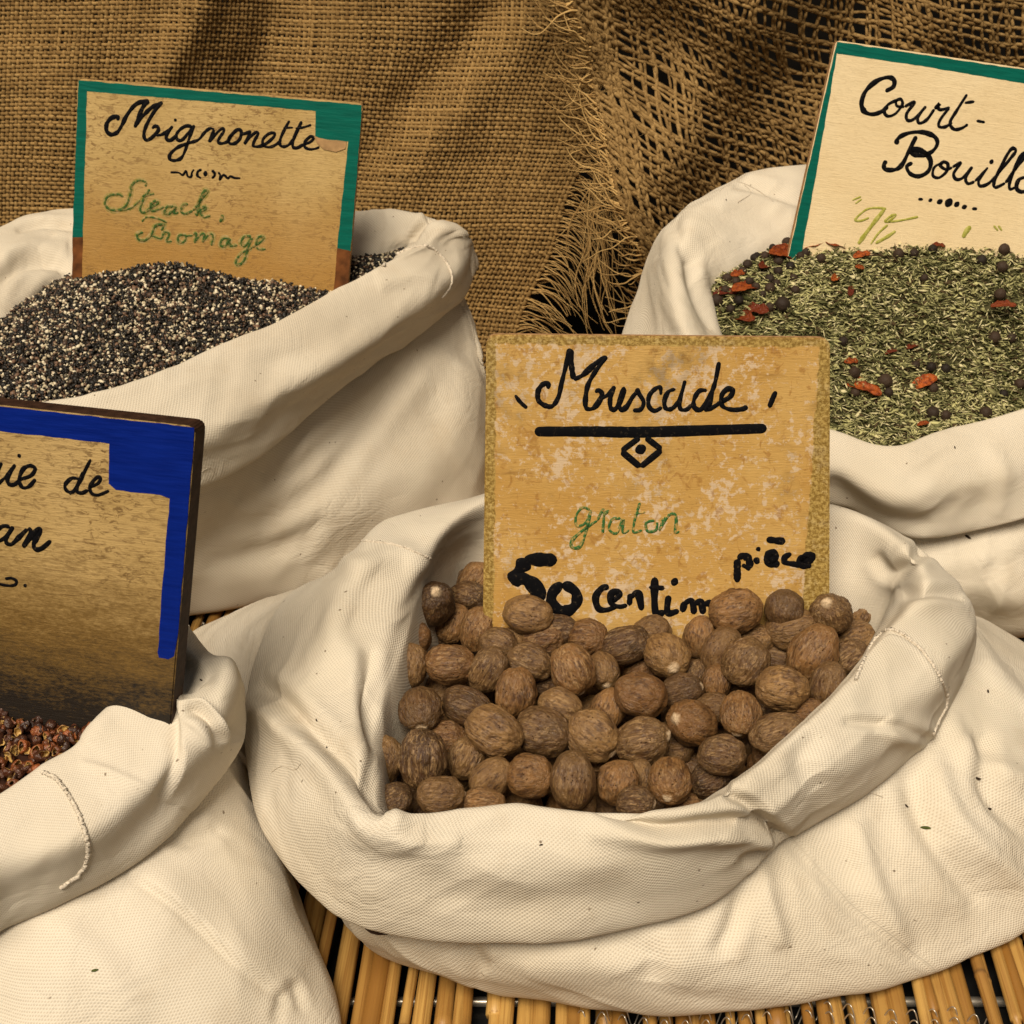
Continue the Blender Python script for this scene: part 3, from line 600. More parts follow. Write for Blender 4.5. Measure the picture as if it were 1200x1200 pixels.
for o, px, py, d in berry_obs:
    c = min(chil, key=lambda c: math.hypot(c[0] - px, c[1] - py)); dx, dy = px - c[0], py - c[1]; a = math.degrees(math.atan2(-dy, dx)) % 360
    dr = ['right of', 'up and right of', 'above', 'up and left of', 'left of', 'down and left of', 'below', 'down and right of'][int((a + 22.5) // 45) % 8]; sz = 'large' if d > 14 else ('small' if d < 12 else 'mid sized')
    nm_ = c[4].split(' in the ')[0].split(' under ')[0].split(' by the ')[0].split(' below ')[0].split(' beside ')[0].split(' against ')[0].split(' between ')[0]
    lab = '%s dark berry %s the %s' % (sz, dr, nm_)
    if lab in seen: lab = lab.replace('dark berry', ['dark berry slightly farther', 'dark berry farthest'][seen[lab] % 2 - 1 if False else min(1, seen[lab] - 1)])
    seen[lab] = seen.get(lab, 0)
    k0 = ('%s dark berry %s the %s' % (sz, dr, nm_)); seen[k0] = seen.get(k0, 0) + 1; tag(o, ' '.join(lab.split()[:16]), 'berry', 'dark berries in the herb mix')
# ---- red husks in front left sack
m = NM('red_husk'); oc = m.coord(); r = m.rnd(); c = m.mix(m.math('POWER', r, 1.6), (.030, .011, .006), (.25, .07, .017)); ins = m.attr('inside'); c = m.mix(ins, c, (.50, .31, .09)); M['husk'] = m.out(c, .38, m.bump(m.noise(oc, 900, 3), .001, .7), .5)
def husk_mesh(seed, opening):
    nu, nv = 16, 9; th = np.linspace(0, 2 * math.pi, nu, endpoint=False); ph = np.linspace(opening, math.pi, nv); P = []
    for layer, rr in ((0, 1.0), (1, .84)):
        g = np.array([[(math.sin(p) * math.cos(t) * rr, math.sin(p) * math.sin(t) * rr, math.cos(p) * rr) for t in th] for p in ph]); P.append(g)
    P = np.array(P); P *= (1 + .34 * fbm(P * 1.6 + seed, 3))[..., None]; P[..., 0] *= 1.3
    V = P.reshape(-1, 3); n = nu * nv; F = []
    for a in range(nv - 1):
        for b in range(nu):
            b2 = (b + 1) % nu; F.append((a * nu + b, (a + 1) * nu + b, (a + 1) * nu + b2, a * nu + b2)); F.append((n + a * nu + b, n + a * nu + b2, n + (a + 1) * nu + b2, n + (a + 1) * nu + b))
    for b in range(nu): F.append((b, (b + 1) % nu, n + (b + 1) % nu, n + b))
    return meshdata('husk', V * .0026, F, M['husk'], True, None, {'inside': np.concatenate([np.zeros(n), np.ones(n)])})
hms = [husk_mesh(i * 2.7, op) for i, op in enumerate((1.3, .7, 1.7, .2, 1.9, .4))]
q = sample('F', 6000, (-40, 235, 790, 985), .03); q = q[(q[:, 1] < .535)][:420]; x, y = q.T
hz = heap_z('F', x, y, .002, .006) + rng.uniform(-.002, .002, len(x))
px, py = proj(np.c_[q, hz]); order = np.argsort(y); cnt = 0
for k in order:
    inside = px[k] > -6 and py[k] < 960; cnt += 1
    if cnt > 290: break
    o = ob('pepper_husk', hms[k % 6]); o.location = (x[k], y[k], hz[k]); s = random.uniform(.6, 1.12); o.scale = (s, s, s); o.rotation_euler = (random.gauss(0, .9), random.gauss(0, .9), random.uniform(0, 6.3))
    tag(o, ('small split red brown husk nearest the front canvas rim of its sack' if y[k] < .50 else 'small split red brown husk against the foot of the blue sign'), 'spice husk', 'red brown husks in the front left sack')
V, F = bed('F', 'x', None, .002, .003); M['husk_bed'] = simple('husk_dust', (.03, .011, .006)); o = ob('husk_bed', meshdata('husk_bed', V, F, M['husk_bed'])); tag(o, 'dark crumbs of broken red husks beneath the husks in the front left sack', 'spice crumbs', kind='stuff')
# ------------------------------------------------------------------ nutmegs
def nutmeg_mat(tip):
    m = NM('nutmeg_skin'); oc = m.coord(); r = m.rnd(); g = m.attr('groove'); n1 = m.noise(m.scale(oc, (1, 1, .22)), 15, 6, .65, .8); n2 = m.noise(oc, 2.6, 3)
    r2 = m.math('FRACT', m.math('MULTIPLY', r, 7.31)); r3 = m.math('FRACT', m.math('MULTIPLY', r, 23.7)); c = m.mix(m.math('POWER', r, 1.3), (.036, .016, .005), (.28, .155, .055)); c = m.mix(m.math('MULTIPLY', m.math('GREATER_THAN', r2, .72), .55), c, (.22, .095, .025)); c = m.mix(m.math('MULTIPLY', m.ramp(n2, .35, .7), .75), c, (.125, .062, .023)); dust = m.math('MULTIPLY', m.ramp(m.noise(oc, 5, 5, .7), .56, .72), r2); c = m.mix(m.math('MULTIPLY', dust, .35), c, (.42, .29, .16)); c = m.mix(m.math('MULTIPLY', m.ramp(n1, .48, .68), m.math('MULTIPLY_ADD', r3, .6, .2)), c, (.40, .25, .11)); c = m.mix(m.math('MULTIPLY', m.ramp(g, .15, .85), .85), c, (.050, .020, .008))
    pit = m.n('TexVoronoi'); m.put(pit.inputs['Vector'], oc); pit.inputs['Scale'].default_value = 13; pm = m.math('MULTIPLY', m.ramp(pit.outputs['Distance'], .24, .1), m.ramp(m.noise(oc, 4, 2), .52, .62)); c = m.mix(m.math('MULTIPLY', pm, .8), c, (.045, .018, .008))
    if tip: c = m.mix(m.ramp(m.attr('tip'), .25, .7), c, (.58, .43, .27))
    h = m.math('SUBTRACT', n1, m.math('MULTIPLY', pm, .6))
    return m.out(c, .42, m.bump(h, .0014, .85), .45)
M['nut'] = nutmeg_mat(False); M['nut_tip'] = nutmeg_mat(True)
def nutmeg_mesh(seed, tip, rough, amp=1.0, el=1.22):
    nu, nv = 88, 52; th = np.linspace(0, 2 * math.pi, nu, endpoint=False); ph = np.linspace(.0, math.pi, nv); PH, TH = np.meshgrid(ph, th, indexing='ij')
    D = np.stack([np.sin(PH) * np.cos(TH), np.sin(PH) * np.sin(TH), np.cos(PH)], -1); lat = np.sin(PH)
    an_ = np.stack([np.cos(TH), np.sin(TH)], -1) * (.35 + .65 * lat[..., None]); W = np.stack([an_[..., 0] * 3.6, an_[..., 1] * 3.6, PH * .75], -1) + seed; W = W + .42 * np.stack([fbm(D * 2.2 + seed, 2), fbm(D * 2.2 + seed + 7, 2), fbm(D * 2 + seed + 3, 2)], -1)
    r1 = np.abs(fbm(W * rough, 2)); groove = np.clip(1 - r1 * 4.5, 0, 1)
    r2 = np.abs(fbm(W * 2.6 * rough + 9, 2)); g2 = np.clip(1 - r2 * 5, 0, 1)
    k_ = .5 + .9 * np.clip(fbm(D * 1.6 + seed + 20, 2) + .4, 0, 1)
    R = 1 + .085 * fbm(D * 1.3 + seed, 2) + lat * k_ * amp * (.085 * np.minimum(r1, .5) + .045 * np.minimum(r2, .5)) - .02
    tp = np.exp(-((1 - D[..., 2]) / (.035 + .02 * (seed % 1))) ** 1.2) if tip else np.zeros_like(R)
    tp = tp * (.75 + .4 * fbm(D * 5 + seed, 2)); R = R + .03 * np.exp(-(PH / .3) ** 2) - .03 * np.exp(-((PH - .30) / .10) ** 2) * (1 if tip else .2)
    P = D * R[..., None]; P[..., 2] *= el; V = P.reshape(-1, 3) * .5
    i = (np.arange(nv - 1)[:, None] * nu + np.arange(nu)[None]); j = (np.arange(nv - 1)[:, None] * nu + (np.arange(nu)[None] + 1) % nu); F = np.stack([i, i + nu, j + nu, j], -1).reshape(-1, 4)
    return meshdata('nutmeg', V, F, M['nut_tip'] if tip else M['nut'], True, None, {'groove': np.clip(groove * .8 + g2 * .4, 0, 1).ravel() * lat.ravel(), 'tip': tp.ravel()})
NT = [nutmeg_mesh(3.3 * i + 1.37, True, (.9, 1.1, 1.35)[i % 3]) for i in range(5)]; NP = [nutmeg_mesh(5.1 * i + 40.71, False, (.8, 1.05, 1.3)[i % 3], (1.3, .3, .9, 1.6, .2, 1.1, .6, 1.4)[i], (1.22, 1.12, 1.3, 1.18, 1.26, 1.08, 1.34, 1.2)[i]) for i in range(8)]
# px,py,short px,axis angle deg (image, ccw), tilt toward viewer deg, tip?, behind(0..3), label
NUTS = [
(508,708,50,75,55,1,0,'nutmeg with round pale navel facing the viewer, under the left canvas rim'),
(549,700,40,0,40,0,2,'dark nutmeg wedged between the left rim and the yellow sign edge'),(530,730,42,60,10,0,2,'deeply ribbed nutmeg tucked below the pale navel one'),(560,737,42,70,15,0,1,'lined nutmeg at the lower left corner of the yellow sign'),(485,747,40,-15,10,0,1,'olive brown nutmeg touching the left rim, highest there'),
(480,780,43,85,0,0,1,'smooth reddish nutmeg standing upright at the left rim'),(527,779,49,0,5,1,0,'broad lying nutmeg with rugged ridges, left of the middle'),(572,785,44,60,20,0,1,'plain brown nutmeg right of the broad ridged one'),(585,755,40,-20,10,0,1,'wrinkled nutmeg half under the one below the digit five'),
(619,720,47,-10,5,0,0,'nutmeg leaning on the sign under the digit five'),(637,748,42,10,10,0,1,'striped nutmeg below the zero of the price'),(621,776,45,-20,10,0,0,'light tan nutmeg, diagonal, below the digit five nutmeg'),(671,784,53,-70,5,1,-1,'large pitted egg shaped nutmeg standing in the upper middle'),(688,747,42,0,35,0,1,'grey brown scarred nutmeg at the sign bottom, left of its middle'),
(604,812,50,80,10,0,0,'smooth pale nutmeg standing above the front centre left'),(657,828,42,-25,5,0,1,'crinkled nutmeg lying under the large pitted one'),(492,831,48,-80,45,1,0,'nutmeg with blotched top and pale lower tip, left'),(547,828,49,-20,15,0,1,'nutmeg with pits and pale scrape left of the centre'),(579,857,56,-30,15,0,-1,'brightest smooth nutmeg in the front left middle'),
(635,858,56,-10,30,0,0,'round dark brown nutmeg right of the brightest one'),(695,862,56,-40,10,1,0,'streaked nutmeg with light spot on its upper left'),(495,890,57,88,0,0,-1,'big mottled nutmeg standing upright at the front left'),(547,888,44,65,0,0,1,'narrow shiny wrinkled nutmeg beside the big mottled one'),(575,913,44,45,15,0,1,'nutmeg split by a dark crack, near the front rim'),
(621,909,53,0,35,0,0,'round crumpled nutmeg behind the middle of the front rim'),(671,915,56,85,5,0,0,'smooth egg shaped nutmeg at the middle of the front rim'),(516,933,48,0,0,1,0,'wide nutmeg peeking over the front rim at left'),(450,890,42,80,0,0,1,'nutmeg half behind the left rim, low'),(462,938,42,40,10,0,1,'nutmeg in the front left corner of the sack opening'),
(448,822,40,85,0,0,2,'shaded nutmeg beside the left rim at mid height'),(530,682,42,30,20,0,1,'dark nutmeg deepest under the left rim fold'),(556,682,40,60,20,0,1,'dark nutmeg between left rim and sign, highest'),(706,786,40,-75,40,1,1,'small nutmeg with glossy pale tip right of the large pitted one'),(712,832,44,70,15,0,1,'upright striped nutmeg in the middle of the heap'),
(522,866,44,0,20,0,3,'shaded nutmeg under the brightest one'),(567,942,40,0,10,0,1,'sliver of nutmeg seen over the front rim, left'),(680,944,38,0,10,0,1,'small crescent of nutmeg over the front rim, middle'),(449,793,38,80,0,0,3,'dark nutmeg against the upper left rim'),(600,751,32,0,30,1,2,'little nutmeg with light tip behind the wrinkled pair'),
(733,756,48,20,20,0,0,'dark round nutmeg below the letters of centime'),(782,768,53,-70,65,1,0,'nutmeg with radiating lines around a white navel at the sign bottom'),(820,746,40,80,10,0,1,'ribbed nutmeg under the last letters of the price'),(862,716,50,10,10,0,0,'dark nutmeg leaning high on the sign, right of the price'),(845,762,44,60,10,0,1,'knobbly pitted nutmeg right of the radiating one'),
(874,775,54,50,15,0,0,'large grooved nutmeg in the right middle'),(840,800,36,80,10,0,1,'gnarled small nutmeg left of the ridged large one'),(916,807,54,-10,0,0,-1,'biggest nutmeg with a strong pale lengthwise ridge'),(911,770,38,-10,10,0,2,'nutmeg half hidden above the biggest ridged one'),(919,714,42,80,10,0,2,'nutmeg behind another at the sign right half'),
(928,737,48,10,10,0,1,'smooth nutmeg at the sign, second row right'),(973,720,46,120,50,1,0,'orange brown nutmeg with pale spot on top, right of the sign bottom'),(953,765,54,60,10,0,0,'smooth upright nutmeg near the right rim'),(1005,717,44,60,10,0,2,'dark nutmeg in the back right corner'),(1001,748,40,15,10,0,1,'nutmeg at the right rim below the dark corner one'),
(996,770,38,40,10,0,1,'nutmeg half covered by the right rim'),(970,803,42,75,10,0,1,'striped greenish nutmeg against the right rim'),(751,815,54,-20,10,0,0,'broad rough nutmeg in the centre of the heap'),(750,786,38,30,40,1,2,'nutmeg with cream cap behind the broad rough one'),(799,810,42,20,20,1,1,'nutmeg with pale right end, centre right'),
(812,793,34,60,10,0,2,'small nutmeg wedged under the radiating one'),(811,847,55,160,45,1,0,'purplish nutmeg with a white spot on its left side'),(836,830,38,0,30,0,2,'small dark nutmeg between two larger ones, right'),(868,837,48,-105,30,1,0,'honey coloured nutmeg with dimpled lower tip'),(911,860,48,20,10,0,0,'orange brown pitted nutmeg under the right rim'),
(752,869,56,15,20,1,0,'wavy ribbed nutmeg with pale right rim'),(846,885,47,-5,10,0,0,'smooth wide nutmeg near the front right rim'),(724,917,46,75,10,0,0,'knobbly standing nutmeg by the front rim, right of the middle'),(748,912,36,80,0,0,1,'nutmeg hidden behind the knobbly standing one'),(785,915,51,-110,55,1,0,'nutmeg with cream starburst navel low at the front'),
(832,915,42,20,10,0,1,'nutmeg cut off by the front right rim'),(745,941,40,0,20,1,0,'crescent of light tipped nutmeg over the front rim'),(904,880,36,30,10,0,1,'edge of a nutmeg along the right rim'),(790,878,40,0,10,0,3,'nutmeg in deep shade between the spotted ones'),(885,750,38,10,10,0,2,'dim nutmeg behind the large grooved one'),
(700,890,40,0,10,0,3,'shaded nutmeg under the streaked one'),(946,836,34,0,10,0,2,'sliver of nutmeg under the ridged largest'),(640,800,38,0,10,0,3,'dark nutmeg beneath the large pitted one'),(455,850,40,10,10,0,3,'nutmeg in shadow along the left rim'),(800,945,36,0,10,0,2,'rim shaded nutmeg at the front, right of the crescent'),(865,805,38,0,10,0,3,'nutmeg in shadow below the large grooved one'),
(765,740,38,0,10,0,3,'nutmeg buried against the sign foot, middle'),(655,738,36,0,10,0,3,'nutmeg buried against the sign foot, left'),(470,810,36,0,10,0,3,'dark nutmeg behind the blotched topped one')]
Rg = np.array([1., 0, 0]); Up = np.array([0, sp, cp]); Bk = np.array([0, -cp, sp])
nm = lambda x, y: .003 * np.sin(x * 50) * np.cos(y * 60)
P0 = []; Rd = []
for (px, py, s, an, ti, tp, bh, lab) in NUTS:
    p = on_heap('M', px, py, .004, -.006, None, -.0045 * bh); d = ray(px, py); d = d / np.linalg.norm(d); P0.append(p); Rd.append(s / 2 / FPX * np.linalg.norm(p - CAM) * .985)
P0 = np.array(P0); Rd = np.array(Rd); base = P0.copy(); dirs = P0 - CAM; dirs /= np.linalg.norm(dirs, axis=1)[:, None]; t = np.zeros(len(P0)); BH = np.array([n[6] for n in NUTS], float)
_n = np.array([0, -math.cos(math.radians(15)), math.sin(math.radians(15))]); _s = onz(770, 758, .098); _den = dirs @ _n; tmax = np.full(len(P0), .05)
for i, nn in enumerate(NUTS):
    if 560 < nn[0] < 985 and nn[1] < 800: tmax[i] = ((_s - base[i]) @ _n) / _den[i] - (Rd[i] * .9) / abs(_den[i])
for it in range(160):
    P = base + dirs * t[:, None]; D = P[:, None] - P[None]; dist = np.linalg.norm(D, axis=2) + np.eye(len(P)); ov = (Rd[:, None] + Rd[None]) * .97 - dist; np.fill_diagonal(ov, -1)
    I, J = np.where(ov > 0); mv = np.zeros(len(P))
    for i, j in zip(I, J):
        si = t[i] + BH[i] * .004 - .5 * base[i, 1] * 0 + (P[i] @ dirs[i]) * .0; 
        deeper = 1 if (np.linalg.norm(P[i] - CAM) + BH[i] * .006) > (np.linalg.norm(P[j] - CAM) + BH[j] * .006) else -1
        mv[i] += deeper * ov[i, j] * (.35 if deeper > 0 else .18)
    t = np.clip(t + np.clip(mv, -.002, .002), np.minimum(-.012, tmax), tmax)
P0 = base + dirs * t[:, None]
def place_nut(p, size, axis, tip, k, lab, grp):
    o = ob('nutmeg', (NT[k % 5] if tip else NP[k % 8])); o.location = p; z = Vector(axis).normalized(); o.rotation_mode = 'QUATERNION'
    qn = z.to_track_quat('Z', 'Y'); o.rotation_quaternion = qn @ Matrix.Rotation(random.uniform(0, 6.28), 3, 'Z').to_quaternion(); f = random.uniform(.95, 1.04); o.scale = (size * f, size / f, size * random.uniform(.96, 1.06))
    tag(o, lab, 'nutmeg', grp); return o
for k, (n, p, r_) in enumerate(zip(NUTS, P0, Rd)):
    a, ti = math.radians(n[3]), math.radians(n[4]); ax = (Rg * math.cos(a) + Up * math.sin(a)) * math.cos(ti) + Bk * math.sin(ti); place_nut(p, r_ * 2, ax, n[5], k * 3 + 1, n[7], 'nutmegs in the front centre sack')
# buried layer
q = []; 
for gy in np.arange(.44, .70, .0205):
    for gx in np.arange(-.09, .24, .0215): q.append((gx + random.uniform(-.004, .004) + (.01 if int(gy / .0205) % 2 else 0), gy + random.uniform(-.003, .003)))
q = np.array(q); Pc = SACK['M']['I']; q = q[inpoly(q[:, 0], q[:, 1], Pc) & (edged(q[:, 0], q[:, 1], Pc) > .006)]; z = heap_z('M', q[:, 0], q[:, 1], 0, -.034)
for k, (x_, y_, z_) in enumerate(np.c_[q, z]):
    p = np.array([x_, y_, z_]); dd = np.linalg.norm(P0 - p, axis=1) - Rd
    if dd.min() < .004: p[2] -= .008 
    place_nut(p, random.uniform(.019, .023), (random.gauss(0, 1), random.gauss(0, 1), random.gauss(0, .6)), 0, k, 'nutmeg of the buried layer glimpsed in dark gaps under the top nutmegs', 'nutmegs buried under the top layer')
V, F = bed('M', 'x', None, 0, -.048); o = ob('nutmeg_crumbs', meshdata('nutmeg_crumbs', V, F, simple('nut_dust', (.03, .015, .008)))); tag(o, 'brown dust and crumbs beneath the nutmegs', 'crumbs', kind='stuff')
# ------------------------------------------------------------------ signs
def face_frame(P0, top_l, top_r, lean, yaw):
    n = np.array([math.sin(yaw) * math.cos(lean), -math.cos(yaw) * math.cos(lean), math.sin(lean)])
    def hit(p): d = ray(*p); return CAM + d * (((P0 - CAM) @ n) / (d @ n))
    A, B = hit(top_l), hit(top_r); u = (B - A) / np.linalg.norm(B - A); v = np.cross(n, u); o = A
    loc = lambda p: np.array([(hit(p) - o) @ u, (hit(p) - o) @ v])
    return dict(n=n, u=u, v=v, o=o, loc=loc, M=Matrix(((u[0], v[0], n[0], o[0]), (u[1], v[1], n[1], o[1]), (u[2], v[2], n[2], o[2]), (0, 0, 0, 1))))
def polymesh(name, pts, z0, z1, mat, bevel=0, seg=2):
    bm = bmesh.new(); vs = [bm.verts.new((p[0], p[1], z1)) for p in pts]; f = bm.faces.new(vs)
    if f.normal.z < 0: f.normal_flip()
    r = bmesh.ops.extrude_face_region(bm, geom=[f]); 
    for e in r['geom']:
        if isinstance(e, bmesh.types.BMVert): e.co.z = z0
    bm.normal_update(); bmesh.ops.recalc_face_normals(bm, faces=bm.faces[:])
    if bevel:
        bmesh.ops.bevel(bm, geom=[e for e in bm.edges], offset=bevel, segments=seg, affect='EDGES', clamp_overlap=True)
    bmesh.ops.triangulate(bm, faces=[f for f in bm.faces if len(f.verts) > 4])
    me = bpy.data.meshes.new(name); bm.to_mesh(me); bm.free(); me.materials.append(mat); return me
def round_corners(Q, r, k=5):
    out = []; Q = [np.array(q, float) for q in Q]
    for i, q in enumerate(Q):
        a = Q[i - 1] - q; b = Q[(i + 1) % len(Q)] - q; la, lb = np.linalg.norm(a), np.linalg.norm(b); A = q + a / la * min(r, la / 3); B = q + b / lb * min(r, lb / 3)
        for t in np.linspace(0, 1, k): out.append((1 - t) ** 2 * A + 2 * t * (1 - t) * q + t * t * B)
    return out
_lift = [0]; WMUL = 1.18
def brush(fr, strokes, org, sc_, name, mat, parent, label=None, jit=.15, z=.00012):
    VV = []; FF = []; base = 0
    for pts, wd in strokes:
        _lift[0] += 1; Q = np.array([fr['loc']((org[0] + p[0] * sc_, org[1] + p[1] * sc_)) for p in pts]); pxs = np.linalg.norm(np.diff(np.array(pts, float), axis=0), axis=1).sum(); loc_len = np.linalg.norm(np.diff(Q, axis=0), axis=1).sum(); k = loc_len / max(pxs, 1e-6)
        straight = len(pts) == 2; n = max(8, int(pxs / 6)); L = catmull(Q, n) if len(pts) > 2 else Q[0] + (Q[1] - Q[0]) * np.linspace(0, 1, n)[:, None]
        if loc_len < wd * k * .7:
            cc = L.mean(0); dv = (L[-1] - L[0]) / (loc_len + 1e-9); L = cc + dv * np.linspace(-wd * k * .52, wd * k * .52, n)[:, None]
        T = np.gradient(L, axis=0); T /= np.linalg.norm(T, axis=1)[:, None] + 1e-9; N_ = np.stack([-T[:, 1], T[:, 0]], -1); s = np.linspace(0, 1, n); h = wd * k / 2 * WMUL
        ww = h * (1 + jit * 2.2 * fbm(np.stack([s * pxs / 60, s * 0 + _lift[0] * 3.3, s * 0], -1), 2)) * (.86 + .14 * np.sin(s * math.pi))
        # rounded ends
        dl = np.concatenate([[0], np.cumsum(np.linalg.norm(np.diff(L, axis=0), axis=1))]); e = np.minimum(dl, dl[-1] - dl); ww = ww * np.sqrt(np.clip(1 - np.clip(1 - e / h, 0, 1) ** 2, .0, 1)) if dl[-1] > 2.2 * h else ww * np.sqrt(np.clip(1 - ((s - .5) / .5) ** 2, .02, 1))
        L0 = L[0] - T[0] * h * .5; zc = z + (_lift[0] % 17) * .000006 * (z > .0001)
        cols = [(-1, z * .2), (-.9, zc), (0, zc), (.9, zc), (1, z * .2)]
        V = np.concatenate([np.concatenate([L + N_ * (ww * c)[:, None], np.full((n, 1), zz)], 1)[:, None] for c, zz in cols], 1)
        VV.append(V.reshape(-1, 3)); i = (np.arange(n - 1)[:, None] * 5 + np.arange(4)[None]).ravel() + base; FF.append(np.stack([i, i + 5, i + 6, i + 1], -1)); base += n * 5
    me = meshdata(name, np.concatenate(VV), np.concatenate(FF), mat); o = ob(name, me, parent); o['label'] = label or name
    return o
m = NM('black_brush_paint'); oc = m.coord(); c = m.mix(m.ramp(m.noise(oc, 420, 5, .7), .58, .74), (.004, .004, .005), (.06, .045, .028)); M['ink'] = m.out(c, .6, m.bump(m.noise(oc, 350, 3), .0003, .4), .05)
def faded(name, c1, c2, lo, hi): m = NM(name); oc = m.coord(); c = m.mix(m.ramp(m.noise(oc, 420, 4, .65), lo, hi), c1, c2); return m.out(c, .7)
M['green_ink'] = faded('faded_green_marker', (.035, .085, .018), (.36, .23, .08), .48, .70); M['dgreen_ink'] = faded('green_marker_on_yellow', (.03, .11, .03), (.46, .29, .09), .48, .66); M['lime_ink'] = faded('olive_marker', (.26, .26, .03), (.50, .46, .15), .40, .75)
FL = .75
def wood_face(name, base, alt, dark, dscale=(6, 60, 6), dlo=.55, dhi=.7, flake=None, orange=None, foot_dark=None, edge=None):
    m = NM(name); oc = m.coord(); x, y, z = m.sep(oc); g = m.noise(m.scale(oc, dscale), 14, 6, .65, .3); c = m.mix(m.ramp(m.noise(oc, 18, 4), .35, .65), base, alt)
    fine = m.noise(m.scale(oc, (3, 22, 3)), 60, 5, .7); c = m.mix(m.math('MULTIPLY', m.ramp(fine, .52, .74), .55), c, dark); c = m.mix(m.math('MULTIPLY', m.ramp(g, dlo, dhi), .8), c, dark)
    if orange: c = m.mix(m.math('MULTIPLY', m.ramp(m.math('ADD', y, m.math('MULTIPLY', m.noise(oc, 22, 4), -.05)), orange[1], orange[2]), .8), c, orange[0])
    if flake:
        f1 = m.noise(oc, 95, 6, .62, .6); f2 = m.noise(m.scale(oc, (1, .6, 1)), 32, 3); fm = m.ramp(m.math('ADD', m.math('MULTIPLY', m.noise(oc, 260, 5, .7), .8), m.math('ADD', m.math('MULTIPLY', f1, .45), m.math('MULTIPLY', f2, .45))), .89, .945); c = m.mix(m.math('MULTIPLY', fm, .85), c, flake)
        f3 = m.noise(m.scale(oc, (1, .8, 1)), 150, 4, .6, 1.2); c = m.mix(m.math('MULTIPLY', m.ramp(f3, .56, .66), .6), c, (.27, .12, .02)); c = m.mix(m.math('MULTIPLY', m.ramp(m.noise(oc, 210, 3, .6, 2), .62, .70), .35), c, flake)
    if flake:
        ol = m.math('MULTIPLY', m.ramp(m.noise(oc, 16, 4, .6), .55, .70), m.ramp(m.noise(oc, 130, 5, .7), .40, .60)); c = m.mix(m.math('MULTIPLY', ol, .65), c, (.17, .10, .022))
    if flake is None:
        fl = m.ramp(m.noise(m.scale(oc, (1, 2.2, 1)), 170, 5, .7, 1), .52, .60); c = m.mix(m.math('MULTIPLY', fl, m.math('MULTIPLY', m.ramp(m.noise(oc, 14, 3), .35, .65), FL)), c, dark)
    if foot_dark:
        gm = m.math('ADD', y, m.math('ADD', m.math('MULTIPLY', m.noise(m.scale(oc, (1, 3, 1)), 45, 5, .7), -.055), m.math('MULTIPLY', m.noise(m.scale(oc, (1, 2.5, 1)), 330, 5, .75), -.075))); c = m.mix(m.ramp(gm, foot_dark[0], foot_dark[1]), c, (.15, .085, .02)); c = m.mix(m.ramp(gm, foot_dark[1], foot_dark[2]), c, (.012, .008, .005))  # tone runs unevenly to brown, then near black, towards the foot
    if edge:
        wx, wy, t = edge; nb = m.math('MULTIPLY', m.noise(oc, 130, 3), .0035); ex = m.math('MINIMUM', x, m.math('SUBTRACT', wx, x)); ey = m.math('MULTIPLY', y, -1); e = m.math('MINIMUM', ex, ey); em = m.ramp(m.math('ADD', e, nb), t + .0019, t + .0012)
        gold = m.mix(m.ramp(m.noise(oc, 520, 3, .7), .42, .62), (.16, .095, .012), (.44, .31, .09)); c = m.mix(m.math('MULTIPLY', em, .85), c, gold)
    return m.out(c, .6, m.bump(m.math('ADD', g, fine), .0006, .5), .3)
M['wood_edge'] = simple('worn_plywood_edge', (.36, .20, .09), .8, 260, .0006, .5); M['dark_edge'] = simple('dark_stained_edge', (.035, .016, .009), .6, 200, .0005, .5)
def paint(name, col, c2): m = NM(name); oc = m.coord(); c = m.mix(m.ramp(m.noise(m.scale(oc, (4, 30, 4)), 12, 4), .35, .7), col, c2); return m.out(c, .5, m.bump(m.noise(m.scale(oc, (5, 40, 5)), 15, 4), .0005, .5), .1)
M['teal'] = paint('teal_paint', (.0015, .085, .062), (.002, .12, .088)); M['blue'] = paint('ultramarine_paint', (.001, .011, .15), (.002, .016, .20)); M['brown_trim'] = simple('bare_brown_edge', (.13, .045, .012), .6, 120, .0003, .5)
def sign(key, P0, TL, TR, BR, BL, lean, yaw, thick, facemat, edgemat, label, r=.004):
    fr = face_frame(P0, TL, TR, math.radians(lean), math.radians(yaw)); root = ob('price_sign', None); root.matrix_world = fr['M']; tag(root, label, 'sign')
    Q = round_corners([fr['loc'](p) for p in (TL, TR, BR, BL)], r); me = polymesh('board', Q, -thick, 0, facemat, .0007); me.materials.append(edgemat)
    for p in me.polygons:
        if p.normal.z < .6: p.material_index = 1
    ob('board', me, root); fr['root'] = root; return fr
def strip(fr, pts, mat, name, z=.00008, wob=.0004):
    Q = [fr['loc'](p) for p in pts]; out = []
    for i, q in enumerate(Q):
        b = Q[(i + 1) % len(Q)]; n = max(2, int(np.linalg.norm(b - q) / .003))
        for t in np.linspace(0, 1, n, endpoint=False): p = q + (b - q) * t; out.append(p + wob * fbm(np.array([[p[0] * 120, p[1] * 120, 3.0]]), 2)[0] * np.array([1, 1]))
    return ob(name, polymesh(name, out, -.0001, z, mat), fr['root'])
